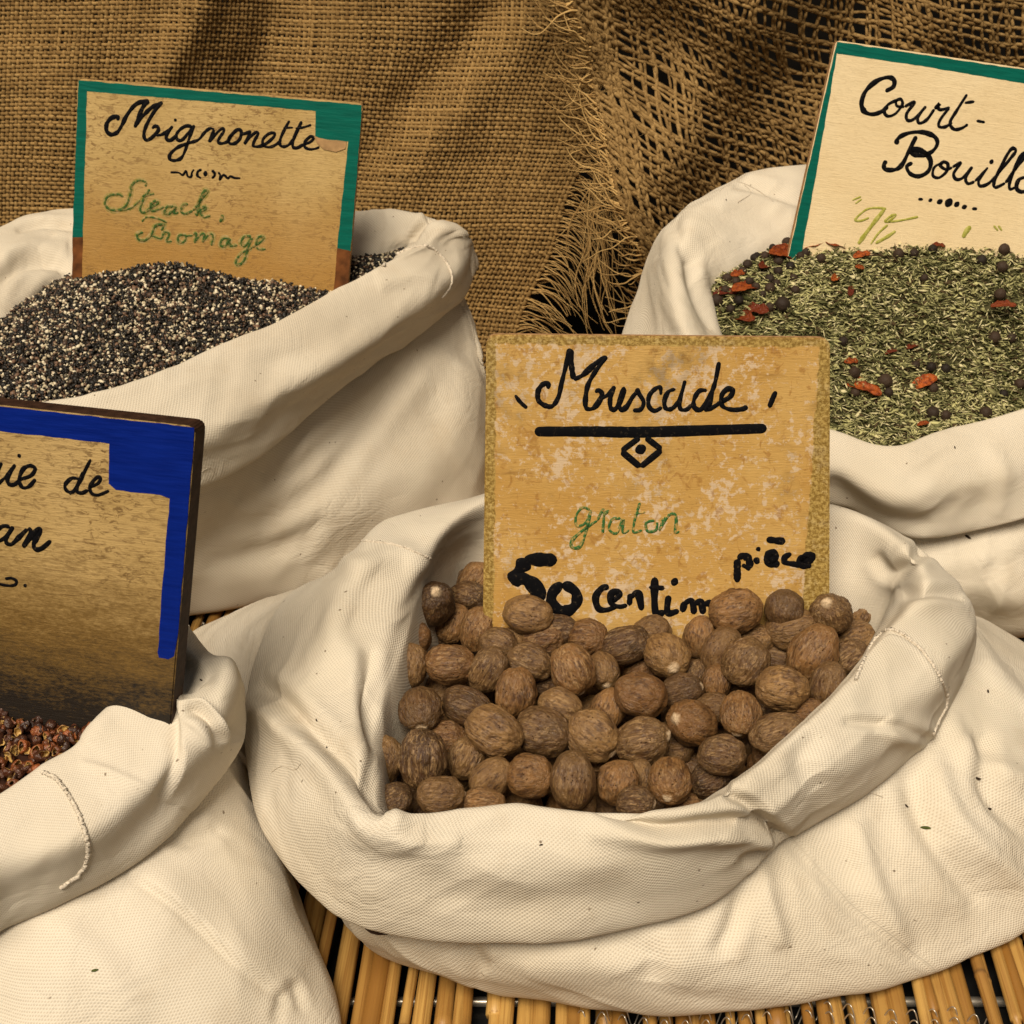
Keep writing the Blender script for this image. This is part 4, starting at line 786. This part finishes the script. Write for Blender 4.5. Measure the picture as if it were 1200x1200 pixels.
# --- yellow nutmeg sign
P0 = onz(770, 758, .098); P0[1] = max(P0[1], .0)
W_ = .2
fr = face_frame(P0, (570, 392), (972, 395), math.radians(15), 0); wx = float(fr['loc']((972, 395))[0])
mM = wood_face('ochre_flaked_paint', (.43, .24, .055), (.50, .31, .095), (.25, .13, .028), (2, 14, 2), .60, .75, flake=(.56, .43, .29), edge=(wx, 0, .0048))
frM = sign('M', P0, (570, 392), (973, 396), (972, 800), (565, 800), 15, 0, .006, mM, M['wood_edge'], 'yellow ochre wooden sign lettered Muscade in black, standing in the nutmegs', .005)
brush(frM, [([(90,485),(130,540),(185,590)],26),([(350,440),(345,395),(300,410),(270,460),(275,530),(330,570),(385,570),(430,500),(455,390),(490,250),(520,120)],36),([(525,125),(532,260),(548,365)],40),([(548,365),(620,330),(720,240),(810,185)],38),([(810,185),(720,300),(660,410),(640,530),(650,590),(700,590),(745,540),(770,480),(745,450),(715,465)],36),([(760,520),(820,480),(870,415)],30),([(870,415),(835,510),(840,590),(880,590),(930,500),(950,430)],34),([(945,420),(905,530),(915,600),(960,580),(1010,500),(1065,440)],34),([(1065,440),(1050,460),(1095,540),(1070,600),(1010,605)],34)], (590,390), .15, 'lettering', M['ink'], frM['root'], 'black painted letters Mus with an opening tick')
brush(frM, [([(230,485),(225,430),(190,435),(140,490),(135,570),(180,610),(240,580)],32),([(345,440),(290,460),(258,530),(268,590),(320,590),(375,520),(420,370)],34),([(420,370),(385,500),(380,590),(430,600),(470,560)],34),([(590,450),(530,455),(490,520),(490,580),(540,600),(600,520),(650,400),(685,225)],34),([(640,430),(615,540),(580,600),(640,580),(700,540)],34),([(700,540),(770,500),(790,450),(750,440),(705,490),(710,570),(780,600),(870,595),(905,570)],36),([(1130,455),(1105,510),(1075,585)],36)], (740,390), .15, 'lettering', M['ink'], frM['root'], 'black painted letters cade with a closing tick')
brush(frM, [([(25,103),(300,103),(500,106),(800,98),(1115,88)],46),([(520,130),(432,195)],26),([(432,195),(522,270)],28),([(522,270),(622,188)],28),([(622,188),(545,130)],26),([(518,176),(528,196)],46)], (620,480), .25, 'lettering', M['ink'], frM['root'], 'black underline with a dotted diamond hanging from it', .03)
brush(frM, [([(285,470),(250,460),(220,500),(225,545),(265,530),(290,470)],11),([(290,470),(270,560),(240,640),(200,645),(205,610),(260,560),(320,520)],13),([(320,520),(350,470),(345,580)],12),([(345,500),(375,470)],11),([(430,510),(390,515),(375,560),(410,580),(440,515),(440,575),(470,565)],12),([(520,435),(495,520),(490,575),(530,565)],13),([(490,490),(545,480)],10),([(590,520),(550,530),(555,570),(595,565),(600,525)],12),([(610,570),(635,500)],12),([(615,560),(650,500),(680,490),(690,520),(685,575),(705,570)],12)], (620,480), .25, 'lettering', M['dgreen_ink'], frM['root'], 'thin green handwriting graton')
brush(frM, [([(140,725),(140,450)],78),([(145,455),(200,415),(265,440),(285,500),(300,560)],74),([(300,560),(250,550),(195,515)],50),([(375,320),(398,350)],56),([(352,430),(382,510)],64),([(480,220),(590,235),(705,245)],70),([(500,500),(590,430),(550,370),(490,430),(520,510),(640,500)],78),([(775,385),(700,430),(700,490),(800,510),(900,530)],62),([(870,475),(960,400),(1010,420),(980,470),(885,440),(900,520),(1010,530)],78)], (850,610), .1, 'lettering', M['ink'], frM['root'], 'heavy black word pièce')
brush(frM, [([(150,112),(325,118)],56),([(170,112),(130,165),(80,232)],64),([(80,232),(150,215),(215,265),(235,335)],66),([(235,330),(275,400),(320,440)],34),([(350,235),(300,290),(300,350),(360,385),(420,350),(420,285),(352,237)],54),([(595,262),(560,262),(525,310),(540,370),(590,375),(640,350)],30),([(610,335),(650,300),(640,280),(605,295),(610,345),(650,360),(690,350)],28),([(700,355),(705,290)],30),([(705,315),(745,290),(765,380)],32),([(832,205),(836,385),(885,385)],36),([(800,258),(885,264)],24),([(905,300),(900,390),(960,380)],30),([(928,228),(943,233)],38),([(975,390),(990,330)],32),([(985,345),(1025,330),(1038,400)],32),([(1040,350),(1072,335),(1085,400)],32),([(1085,350),(1125,345),(1125,410)],32),([(1130,380),(1165,360),(1150,345),(1130,390),(1165,405),(1200,390)],28),([(1225,350),(1200,370),(1225,395),(1200,410)],28)], (580,630), .225, 'lettering', M['ink'], frM['root'], 'thick black price 50 centimes running down into the nutmegs')
# --- teal bordered pepper sign
P0 = onz(250, 328, .186)
mL = wood_face('tan_plywood', (.40, .265, .090), (.49, .34, .135), (.15, .075, .02), (3, 40, 3), .60, .78, orange=((.33, .165, .03), -.070, -.135))
frL = sign('L', P0, (91, 92), (425, 121), (405, 372), (84, 352), 12, -3, .0055, mL, M['wood_edge'], 'tan wooden sign with teal painted border lettered Mignonette, back left', .003)
strip(frL, [(92,94),(424,123),(423,135),(370,130),(102,107),(97,278),(85,278)], M['teal'], 'painted_border'); strip(frL, [(370,130),(424,130),(411,294),(395,291),(408,166),(380,164),(369,160)], M['teal'], 'painted_border', .00011); strip(frL, [(85,278),(97,278),(96,352),(84,352)], M['brown_trim'], 'bare_edge'); strip(frL, [(411,294),(405,372),(389,372),(395,291)], M['brown_trim'], 'bare_edge')
strip(frL, [(368,161),(406,166),(405,174),(394,178),(380,175),(371,168)], simple('torn_tape', (.36, .22, .10), .5, 150, .0004, .3), 'tape_scrap', .0006)
brush(frL, [([(222,330),(225,300),(205,292),(160,310),(122,360),(118,420),(145,455),(180,460),(225,435),(265,370),(310,280),(370,200),(430,160),(520,145)],34),([(520,150),(470,190),(430,270),(400,350),(380,395)],32),([(380,395),(440,310),(540,210),(645,158)],30),([(645,158),(570,240),(500,360),(470,450),(480,505),(515,510),(565,470),(605,420),(600,390),(570,385),(545,405)],30),([(580,470),(640,460),(700,420),(740,380)],24),([(740,380),(690,450),(680,500),(720,515),(775,470)],30),([(760,322),(768,330)],30),([(930,400),(880,380),(820,405),(775,460),(785,510),(830,510),(890,440),(945,372)],28),([(945,372),(900,480),(860,600),(820,680),(760,705),(712,690),(720,640),(790,580),(880,545),(980,510),(1040,440),(1090,405),(1130,415)],28),([(1130,415),(1110,460),(1078,535)],30)], (110,100), .125, 'lettering', M['ink'], frL['root'], 'black script letters Mig')
brush(frL, [([(40,375),(110,290),(165,245),(178,270),(140,330),(125,370),(160,385),(215,365),(240,320),(300,260),(340,270),(330,340),(280,385),(235,385),(222,350),(250,300)],28),([(330,300),(385,290),(425,275),(415,310),(370,395)],26),([(370,395),(420,330),(480,280),(500,295),(465,360),(455,405),(490,415),(550,400),(610,360),(655,310),(640,285),(590,300),(545,350),(550,400),(600,420),(660,400),(720,350)],26),([(795,170),(750,250),(710,340),(705,395),(740,415),(790,395),(830,340)],26),([(735,240),(830,235)],20),([(910,175),(860,280),(825,370),(830,420),(870,425),(930,390)],28),([(850,245),(920,235),(1000,210)],20),([(930,395),(990,370),(1020,335),(990,320),(940,370),(940,420),(990,440),(1050,430),(1075,415)],26)], (240,120), .125, 'lettering', M['ink'], frL['root'], 'black script letters nonette')
brush(frL, [([(195,120),(290,122),(340,150),(380,105),(400,165),(440,170),(450,120),(475,85)],24),([(565,85),(520,110),(515,160),(560,188)],26),([(592,132),(622,138)],50),([(680,95),(715,130),(710,165),(680,190)],28),([(755,120),(780,150),(775,205),(820,150),(870,190),(900,165),(950,185),(1020,188)],24)], (180,190), .1, 'lettering', M['ink'], frL['root'], 'small black squiggle ornament with brackets and dot')
M['halo'] = faded('green_smear', (.20, .17, .03), (.37, .265, .115), .38, .60)
WMUL = 2.6
brush(frL, [([(325,100),(320,70),(280,62),(240,90),(225,160),(200,220),(150,248),(95,240),(70,205),(90,160),(150,148),(185,165)],13),([(150,248),(230,235),(290,185)],10),([(350,115),(310,180),(290,240),(310,262),(350,240)],14),([(300,160),(380,145)],9),([(350,235),(400,205),(385,190),(355,215),(360,250),(400,245),(440,225)],13),([(500,225),(460,225),(440,260),(470,270),(510,225),(500,265),(530,260)],14),([(590,210),(560,215),(545,250),(570,270),(620,250)],13),([(620,250),(680,170),(710,130),(690,130),(660,200),(640,285)],14),([(645,260),(690,225),(700,240),(665,260),(690,290),(730,280)],14),([(795,275),(805,295),(785,322)],14)], (110,200), .1875, 'lettering', M['halo'], frL['root'], 'yellow green smear around the word Steack', z=.00006)
brush(frL, [([(300,320),(330,290),(400,300),(460,325)],9),([(430,335),(385,345),(360,400),(320,435),(280,430),(272,400),(310,385)],13),([(375,350),(440,335),(420,375)],12),([(360,405),(420,425),(440,385),(470,395),(455,440),(490,440)],12),([(560,400),(530,410),(530,445),(565,445),(575,410),(550,400)],13),([(575,410),(620,405)],9),([(620,400),(640,395),(630,455)],12),([(635,440),(670,400),(690,400),(680,450)],12),([(685,440),(720,400),(745,405),(735,470)],12),([(850,425),(810,425),(790,460),(815,475),(850,430),(850,470),(900,465)],13),([(985,410),(940,415),(920,450),(945,470),(990,415)],13),([(990,415),(965,480),(940,560),(905,590),(888,570),(920,520),(990,480)],12),([(990,480),(1050,440),(1060,415),(1030,415),(1015,455),(1030,490),(1075,490)],11)], (110,200), .1875, 'lettering', M['halo'], frL['root'], 'yellow green smear around the word Fromage', z=.00006)
WMUL = 1.18
brush(frL, [([(325,100),(320,70),(280,62),(240,90),(225,160),(200,220),(150,248),(95,240),(70,205),(90,160),(150,148),(185,165)],13),([(150,248),(230,235),(290,185)],10),([(350,115),(310,180),(290,240),(310,262),(350,240)],14),([(300,160),(380,145)],9),([(350,235),(400,205),(385,190),(355,215),(360,250),(400,245),(440,225)],13),([(500,225),(460,225),(440,260),(470,270),(510,225),(500,265),(530,260)],14),([(590,210),(560,215),(545,250),(570,270),(620,250)],13),([(620,250),(680,170),(710,130),(690,130),(660,200),(640,285)],14),([(645,260),(690,225),(700,240),(665,260),(690,290),(730,280)],14),([(795,275),(805,295),(785,322)],14)], (110,200), .1875, 'lettering', M['green_ink'], frL['root'], 'smudged green handwriting Steack')
brush(frL, [([(300,320),(330,290),(400,300),(460,325)],9),([(430,335),(385,345),(360,400),(320,435),(280,430),(272,400),(310,385)],13),([(375,350),(440,335),(420,375)],12),([(360,405),(420,425),(440,385),(470,395),(455,440),(490,440)],12),([(560,400),(530,410),(530,445),(565,445),(575,410),(550,400)],13),([(575,410),(620,405)],9),([(620,400),(640,395),(630,455)],12),([(635,440),(670,400),(690,400),(680,450)],12),([(685,440),(720,400),(745,405),(735,470)],12),([(850,425),(810,425),(790,460),(815,475),(850,430),(850,470),(900,465)],13),([(985,410),(940,415),(920,450),(945,470),(990,415)],13),([(990,415),(965,480),(940,560),(905,590),(888,570),(920,520),(990,480)],12),([(990,480),(1050,440),(1060,415),(1030,415),(1015,455),(1030,490),(1075,490)],11)], (110,200), .1875, 'lettering', M['green_ink'], frL['root'], 'smudged green handwriting Fromage')
# --- cream herb sign
P0 = onz(1060, 300, .206)
FL = .2
mR = wood_face('cream_painted_board', (.70, .55, .32), (.74, .60, .37), (.45, .33, .17), (2, 20, 2), .72, .9)
frR = sign('R', P0, (980, 47), (1322, 98), (1285, 352), (917, 330), 13, 3, .006, mR, M['wood_edge'], 'cream wooden sign with teal border lettered Court-Bouillon, back right', .003)
strip(frR, [(981,49),(1321,100),(1317,116),(1200,98),(1090,79),(983,63),(981,62),(962,172),(944,272),(935,332),(917,330)], M['teal'], 'painted_border')
brush(frR, [([(270,212),(325,180),(328,135),(285,118),(210,145),(140,210),(112,290),(130,345),(180,365),(240,350),(290,310)],28),([(350,270),(290,300),(265,350),(290,378),(340,360),(385,300),(375,265),(345,275),(350,310),(400,315)],20),([(400,315),(465,285),(415,360),(420,405),(465,395),(545,310)],20),([(545,310),(490,385),(500,425),(550,400),(600,330)],20),([(600,330),(635,295),(622,310),(640,335),(705,318)],22),([(700,320),(640,400),(630,445),(670,450),(720,420)],20),([(820,230),(750,340),(705,420),(730,465),(780,460),(825,432)],20),([(800,290),(870,280)],18),([(880,408),(940,420)],20)], (990,70), .175, 'lettering', M['ink'], frR['root'], 'black script word Court with hyphen')
brush(frR, [([(365,555),(345,545),(380,510),(450,487),(530,487),(600,515),(620,560),(590,610),(530,640),(470,635),(440,610),(480,600),(540,625),(575,680),(560,745),(500,780),(440,765),(415,715),(455,690)],28),([(480,510),(430,610),(385,700),(340,735),(275,735),(262,705),(280,675)],28),([(650,690),(600,720),(590,775),(630,790),(680,750),(690,700),(660,685),(640,710),(680,735),(720,720)],20),([(720,720),(775,690),(730,760),(745,800),(790,790),(855,715)],20),([(855,715),(810,790),(825,830),(870,815)],20),([(870,815),(960,720)],18),([(960,720),(900,800),(905,845),(960,830),(1020,770)],20),([(977,680),(987,686)],28),([(1020,770),(1110,660),(1145,610),(1120,595),(1085,640),(1040,730),(1000,820),(1010,855),(1075,825)],22),([(1075,825),(1150,720),(1215,640),(1210,620),(1170,660),(1110,800),(1105,865),(1150,850)],22),([(1250,780),(1170,800),(1150,860),(1190,885),(1250,850),(1255,800),(1310,815)],24),([(1310,815),(1330,810),(1300,880)],22),([(1305,875),(1360,820),(1370,850),(1355,890),(1410,880)],22)], (990,70), .175, 'lettering', M['ink'], frR['root'], 'black script word Bouillon running out of the frame')
brush(frR, [([(490,933),(525,935)],17),([(571,936),(575,945)],24),([(634,946),(638,956)],34),([(692,955),(700,960)],50),([(747,965),(753,972)],34),([(799,980),(802,992)],30),([(850,997),(888,999)],17)], (990,70), .175, 'lettering', M['ink'], frR['root'], 'row of black dots and dashes')
brush(frR, [([(100,190),(160,165)],11),([(120,212),(165,180)],11),([(210,300),(160,320),(122,312),(190,250),(260,238),(320,245)],13),([(310,245),(220,360),(140,470)],26),([(330,330),(380,285),(350,290),(315,325),(400,320),(525,295)],14),([(330,345),(270,400),(220,470)],14),([(380,385),(330,420),(250,465)],20),], (980,200), .18333, 'lettering', M['lime_ink'], frR['root'], 'olive green brush writing half buried in herbs')
brush(frR, [([(860,355),(830,390),(810,430)],26),([(1005,350),(1035,385)],12),([(1035,350),(1060,385)],12)], (980,200), .18333, 'lettering', M['lime_ink'], frR['root'], 'olive green closing strokes at the right of the sign')
# --- blue bordered sign
P0 = onz(60, 858, .125)
FL = .8
mF = wood_face('tan_board_dark_foot', (.40, .265, .095), (.48, .33, .135), (.11, .055, .015), (4, 50, 4), .54, .70, foot_dark=(-.122, -.165, -.200))
frF = sign('F', P0, (-120, 462), (229, 500), (196, 900), (-150, 880), 10, -13, .011, mF, M['dark_edge'], 'wooden sign with ultramarine blue border and dark foot, front left', .004)
strip(frF, [(-118,463.5),(228,501),(225,540),(217,640),(209,735),(205,768),(198,772),(187,770),(185,764),(190,690),(199,584),(188,580),(136,574),(128,566),(128,520),(0,505),(-118,492)], M['blue'], 'painted_border')
brush(frF, [([(-120,120),(-135,230),(-110,300),(-60,250),(-20,180)],22),([(15,145),(-20,230),(-30,300),(0,300),(60,240),(120,160)],22),([(120,160),(60,270),(75,318),(120,315),(170,265)],26),([(148,90),(152,97)],32),([(150,280),(240,250),(275,195),(235,172),(180,200),(150,280),(175,340),(225,335),(280,275)],26),([(615,275),(560,270),(510,320),(520,365),(570,375),(620,300),(665,210),(710,120)],26),([(655,220),(610,310),(600,370),(640,385),(690,360)],26),([(540,372),(556,398)],26),([(700,340),(765,310),(785,270),(755,265),(705,330),(715,385),(770,400),(855,365)],24)], (0,520), .15, 'lettering', M['ink'], frF['root'], 'black script letters uie de')
brush(frF, [([(80,650),(20,645),(-40,700),(-40,760),(30,740),(105,645)],28),([(105,645),(60,720),(50,770),(90,785),(150,730),(215,665)],28),([(215,665),(240,690),(180,810)],30),([(180,810),(240,730),(300,665),(312,690),(265,780),(280,825),(330,815),(400,755)],30)], (0,520), .15, 'lettering', M['ink'], frF['root'], 'black script letters an')
brush(frF, [([(-60,1080),(40,1105),(110,1105),(130,1075),(90,1050),(40,1055)],22),([(193,1104),(200,1110)],28)], (0,520), .15, 'lettering', M['ink'], frF['root'], 'end of a black scroll ornament with a dot')
# ------------------------------------------------------------------ burlap, woven from real yarns
def burlap_mat(name, c1, c2, c3):
    m = NM(name); oc = m.coord(); a = m.attr('tone'); c = m.mix(a, c1, c2); c = m.mix(m.math('MULTIPLY', m.ramp(m.noise(oc, 500, 3), .5, .75), .6), c, c3); return m.out(c, .85, m.bump(m.noise(oc, 1500, 2), .0004, .6), .15)
M['jute'] = burlap_mat('jute_yarn', (.16, .092, .030), (.31, .19, .068), (.44, .30, .12)); M['jute2'] = burlap_mat('loose_jute_yarn', (.14, .080, .026), (.28, .175, .065), (.42, .28, .12))
def seg(px, py, a, b):
    a = np.array(a, float); b = np.array(b, float); d = b - a; L = np.linalg.norm(d); d /= L; x = px - a[0]; y = py - a[1]; return x * d[1] - y * d[0], np.clip((x * d[0] + y * d[1]) / L, -.3, 1.3)
def sheetL(s, t):
    """s 0..1 across (1 = fringed edge), t 0..1 down"""
    ey = -70 + 640 * t; ex = np.interp(ey, [-70, 80, 200, 320, 390, 440, 570], [742, 712, 676, 632, 600, 572, 520]); ex = ex + 3 * np.sin(ey * .05)
    px = -110 + (ex + 110) * s; wob = 6 * fbm(np.stack([s * 3, t * 2.5, s * 0 + 1], -1), 2); py = ey + 14 * s * s + wob; px = px + 5 * fbm(np.stack([s * 2.5, t * 3, s * 0 + 8], -1), 2)
    Y = 1.135 + .05 * (1 - t) * .6
    for a, b, wd, am in (((250,-20),(150,160),26,-.020),((330,-10),(270,150),30,.016),((590,0),(400,220),34,.020),((640,10),(470,200),30,-.010),((20,-10),(40,250),60,.010),((480,160),(500,330),70,-.008),((110,-20),(60,200),40,-.008),((420,-30),(370,130),36,-.012)):
        d, u = seg(px, py, a, b); Y = Y + .62 * am * np.exp(-(d / wd) ** 2) * np.exp(-np.clip(np.abs(u - .5) - .5, 0, 9) ** 2 * 12)
    Y = Y + .010 * fbm(np.stack([px / 150, py / 220, px * 0 + 2], -1), 2)
    return ony(px, py, Y)
def sheetR(s, t):
    ey = -420 + 900 * t; ex = np.interp(ey, [-420, -60, 0, 60, 130, 230, 300, 400, 480], [600, 655, 668, 690, 703, 725, 750, 775, 790]); px = ex + (1400 - ex) * s ** 1.05
    py = ey + 235 * (1 - np.exp(-1.9 * s)) / .85 + 9 * fbm(np.stack([s * 4, t * 5, s * 0 + 4], -1), 2); px = px + 26 * t * s * 0 + 12 * fbm(np.stack([s * 4, t * 5, s * 0 + 14], -1), 2) + 60 * s * (1 - s) * (t - .5)
    Y = 1.085 + .03 * fbm(np.stack([px / 160, py / 200, px * 0 + 6], -1), 2) + .012 * np.sin(px / 38 + py / 70) + .02 * s
    return ony(px, py, Y)
def weave(sheet, ns, nt, rad, amp, K, sides, mat, jit=0.0, flatn=.75):
    out = []; tn = []
    for axis in (0, 1):
        n1, n2 = (nt, ns) if axis == 0 else (ns, nt)         # axis 0: weft yarns run along s
        i = np.arange(n1); along = np.linspace(0, 1, n2 * K + 1)
        A = (i[:, None] + .5) / n1 + np.zeros((1, len(along))); B = np.broadcast_to(along[None], A.shape)
        A = A + jit / n1 * fbm(np.stack([B * n2 / 14, i[:, None] * 1.7 + B * 0, B * 0 + 5 * axis], -1), 2) + (jit * .4 / n1) * rng.normal(size=(n1, 1))
        P = sheet(B, A) if axis == 0 else sheet(A, B)
        ph = math.pi * (B * n2 - .5 + i[:, None] + axis); n = np.array([0, -1, .1]); P = P + n * (amp * np.cos(ph))[..., None]
        r = rad * (1 + .22 * fbm(np.stack([B * n2 / 9, i[:, None] * 3.1 + B * 0, B * 0 + 9 * axis], -1), 2)) * rng.uniform(.85, 1.15, (n1, 1))
        V, F = tubes(P, r, sides, flatn); tone = np.clip(.5 + .9 * fbm(np.stack([B * n2 / 16, i[:, None] * 2.3 + B * 0, B * 0 + 3], -1), 2) + rng.normal(0, .14, (n1, 1)), 0, 1)
        out.append((V, F)); tn.append(np.repeat(tone.ravel(), sides))
    b = len(out[0][0]); return meshdata('woven_yarn', np.vstack([out[0][0], out[1][0]]), np.vstack([out[0][1], out[1][1] + b]), mat, True, None, {'tone': np.concatenate(tn)})
rootL = empty('burlap_cloth', (-.15, 1.13, 0), label='tightly woven brown burlap hanging behind the sacks at left with frayed right edge', category='burlap')
rootR = empty('burlap_cloth', (.3, 1.09, 0), label='loose coarse dark burlap hanging behind the sacks at right, fringed on its left edge', category='burlap')
def child(name, me, root, kind='stuff'):
    o = ob(name, me, root); o.location = -root.location; o['kind'] = kind; return o
child('woven_yarn', weave(sheetL, 158, 122, .00172, .0009, 2, 4, M['jute'], .22), rootL)
child('woven_yarn', weave(sheetR, 108, 140, .0014, .0013, 2, 5, M['jute2'], 1.3, .9), rootR)
def hairs(starts, dirs, lens, rads, curl, grav, K=26, seed=0, gather=None):
    r_ = np.random.default_rng(seed); n = len(starts); P = np.zeros((n, K, 3)); P[:, 0] = starts; d = dirs / np.linalg.norm(dirs, axis=1)[:, None]; w_ = r_.normal(size=(n, 3)) * .0; st = (lens / K)[:, None]
    ph = r_.uniform(0, 6.28, (n, 1)); fr_ = r_.uniform(.18, .5, (n, 1))
    for k in range(1, K):
        w_ = w_ * .8 + r_.normal(size=(n, 3)) * curl; dd = d + w_ + np.array([0, 0, -1]) * grav * k / K + np.array([0, 0, 1]) * .25 * np.sin(ph + fr_ * k)
        if gather is not None: g = gather - P[:, k - 1]; dd = dd + g / (np.linalg.norm(g, axis=1)[:, None] + .004) * (.65 * k / K)
        dd[:, 1] *= .6; dd /= np.linalg.norm(dd, axis=1)[:, None]; d = .8 * d + .2 * dd; P[:, k] = P[:, k - 1] + dd * st
    R = rads[:, None] * np.linspace(1, .35, K)[None]; V, F = tubes(P, R, 4, 1.0); return V, F, np.repeat(r_.random(n), K * 4)
def fringe_mesh(parts, mat):
    b = 0; VV = []; FF = []; TT = []
    for V, F, T in parts: VV.append(V); FF.append(F + b); TT.append(T); b += len(V)
    return meshdata('fringe', np.vstack(VV), np.vstack(FF), mat, True, None, {'tone': np.concatenate(TT)})
tt = (np.arange(122) + .5) / 122; tt = np.repeat(tt, 3); e = sheetL(np.full(len(tt), .997), tt); e2 = sheetL(np.full(len(tt), .98), tt); n = len(tt); px, py = proj(e)
g1 = ony(712, 300, 1.10); g2 = ony(700, 395, 1.10); gat = np.where((py < 290)[:, None], g1[None], np.array([g2]))
mk = (py > 120); parts = [hairs((e + rng.normal(0, .0006, e.shape))[mk], (e - e2)[mk] + rng.normal(0, .0015, (mk.sum(), 3)), rng.uniform(.03, .062, mk.sum()), rng.uniform(.0004, .0008, mk.sum()), .07, .7, seed=1, gather=gat[mk])]
k2 = 46; st = ony(rng.uniform(690, 716, k2), rng.uniform(190, 330, k2), 1.10); parts.append(hairs(st, np.c_[rng.normal(0, .3, k2), rng.normal(0, .2, k2), -np.ones(k2)], rng.uniform(.05, .09, k2), rng.uniform(.0004, .0008, k2), .08, .5, seed=2, gather=np.array([ony(730, 360, 1.08)] * k2)))
M['fringe'] = burlap_mat('frayed_jute', (.30, .175, .06), (.52, .34, .13), (.60, .42, .18))
child('fringe', fringe_mesh(parts, M['fringe']), rootL)
tt = np.repeat((np.arange(140) + .5) / 140, 4); e = sheetR(np.full(len(tt), .004), tt); e2 = sheetR(np.full(len(tt), .02), tt); d = e - e2; d[:, 2] = d[:, 2] * .2 + rng.normal(0, .0015, len(d)); m1 = rng.random(len(tt)) < .8
parts = [hairs((e + rng.normal(0, .0008, e.shape))[m1], (d + rng.normal(0, .0012, d.shape))[m1], rng.uniform(.014, .052, m1.sum()), rng.uniform(.0005, .0011, m1.sum()), .10, -.2, seed=4)]
fz = 260; ti = rng.uniform(.45, .95, fz); si = rng.uniform(0, .03, fz); st = sheetR(si, ti); parts.append(hairs(st, rng.normal(size=(fz, 3)) + np.array([-.5, 0, 0]), rng.uniform(.01, .03, fz), np.full(fz, .00014), .3, .1, seed=5))
child('fringe', fringe_mesh(parts, M['fringe']), rootR)
# ------------------------------------------------------------------ crumbs that fell on the canvas
M['crumb'] = simple('herb_crumb', (.07, .085, .02), .8, 400, .0004, .4); M['dcrumb'] = simple('dark_crumb', (.03, .018, .01), .8, 400, .0004, .4)
cr = [('M',1085,970,.0052,'M','green dry leaf bit on the right slope of the nutmeg sack'),('M',1145,912,.0042,'d','thin grey brown stalk on the right slope of the nutmeg sack'),('M',1159,948,.003,'d','tan crumb under the stalk on the right slope'),('M',1158,810,.0028,'d','greenish crumb high on the right slope'),('M',1062,944,.003,'d','brown crumb below the right rim of the nutmeg sack'),('R',1134,629,.0048,'d','dark husk stuck under the rim of the herb sack'),('F',111,1137,.003,'M','yellow green flake low on the front left sack'),('M',634,990,.0018,'d','black speck on the front rim of the nutmeg sack'),('F',236,797,.0026,'d','dark crumb on the knotted corner of the front left sack'),('R',851,234,.0022,'d','dark speck on the rolled rim left of the cream sign'),('R',1119,524,.0024,'d','brown speck on the front rim of the herb sack'),('M',371,844,.0020,'d','black speck on the left rim of the nutmeg sack'),('M',383,876,.0016,'d','smaller black speck below another on the left rim')]
for key, px, py, s, kd, lab in cr:
    P = surf_points(key, [(px - 1, py), (px, py), (px + 1, py)], 3, .0003)
    if len(P) == 0: continue
    V, F = ico(2); V = V * (1 + .25 * fbm(V * 1.7 + px, 2))[:, None] * np.array([s / 2, s / 5, s / 7]); o = ob('crumb', meshdata('crumb', V, F, M['crumb'] if kd == 'M' else M['dcrumb'])); o.location = P[len(P) // 2]; o.rotation_euler = (.6, random.uniform(-.3, .3), random.uniform(0, 3)); tag(o, lab, 'crumb', 'crumbs fallen on the canvas')
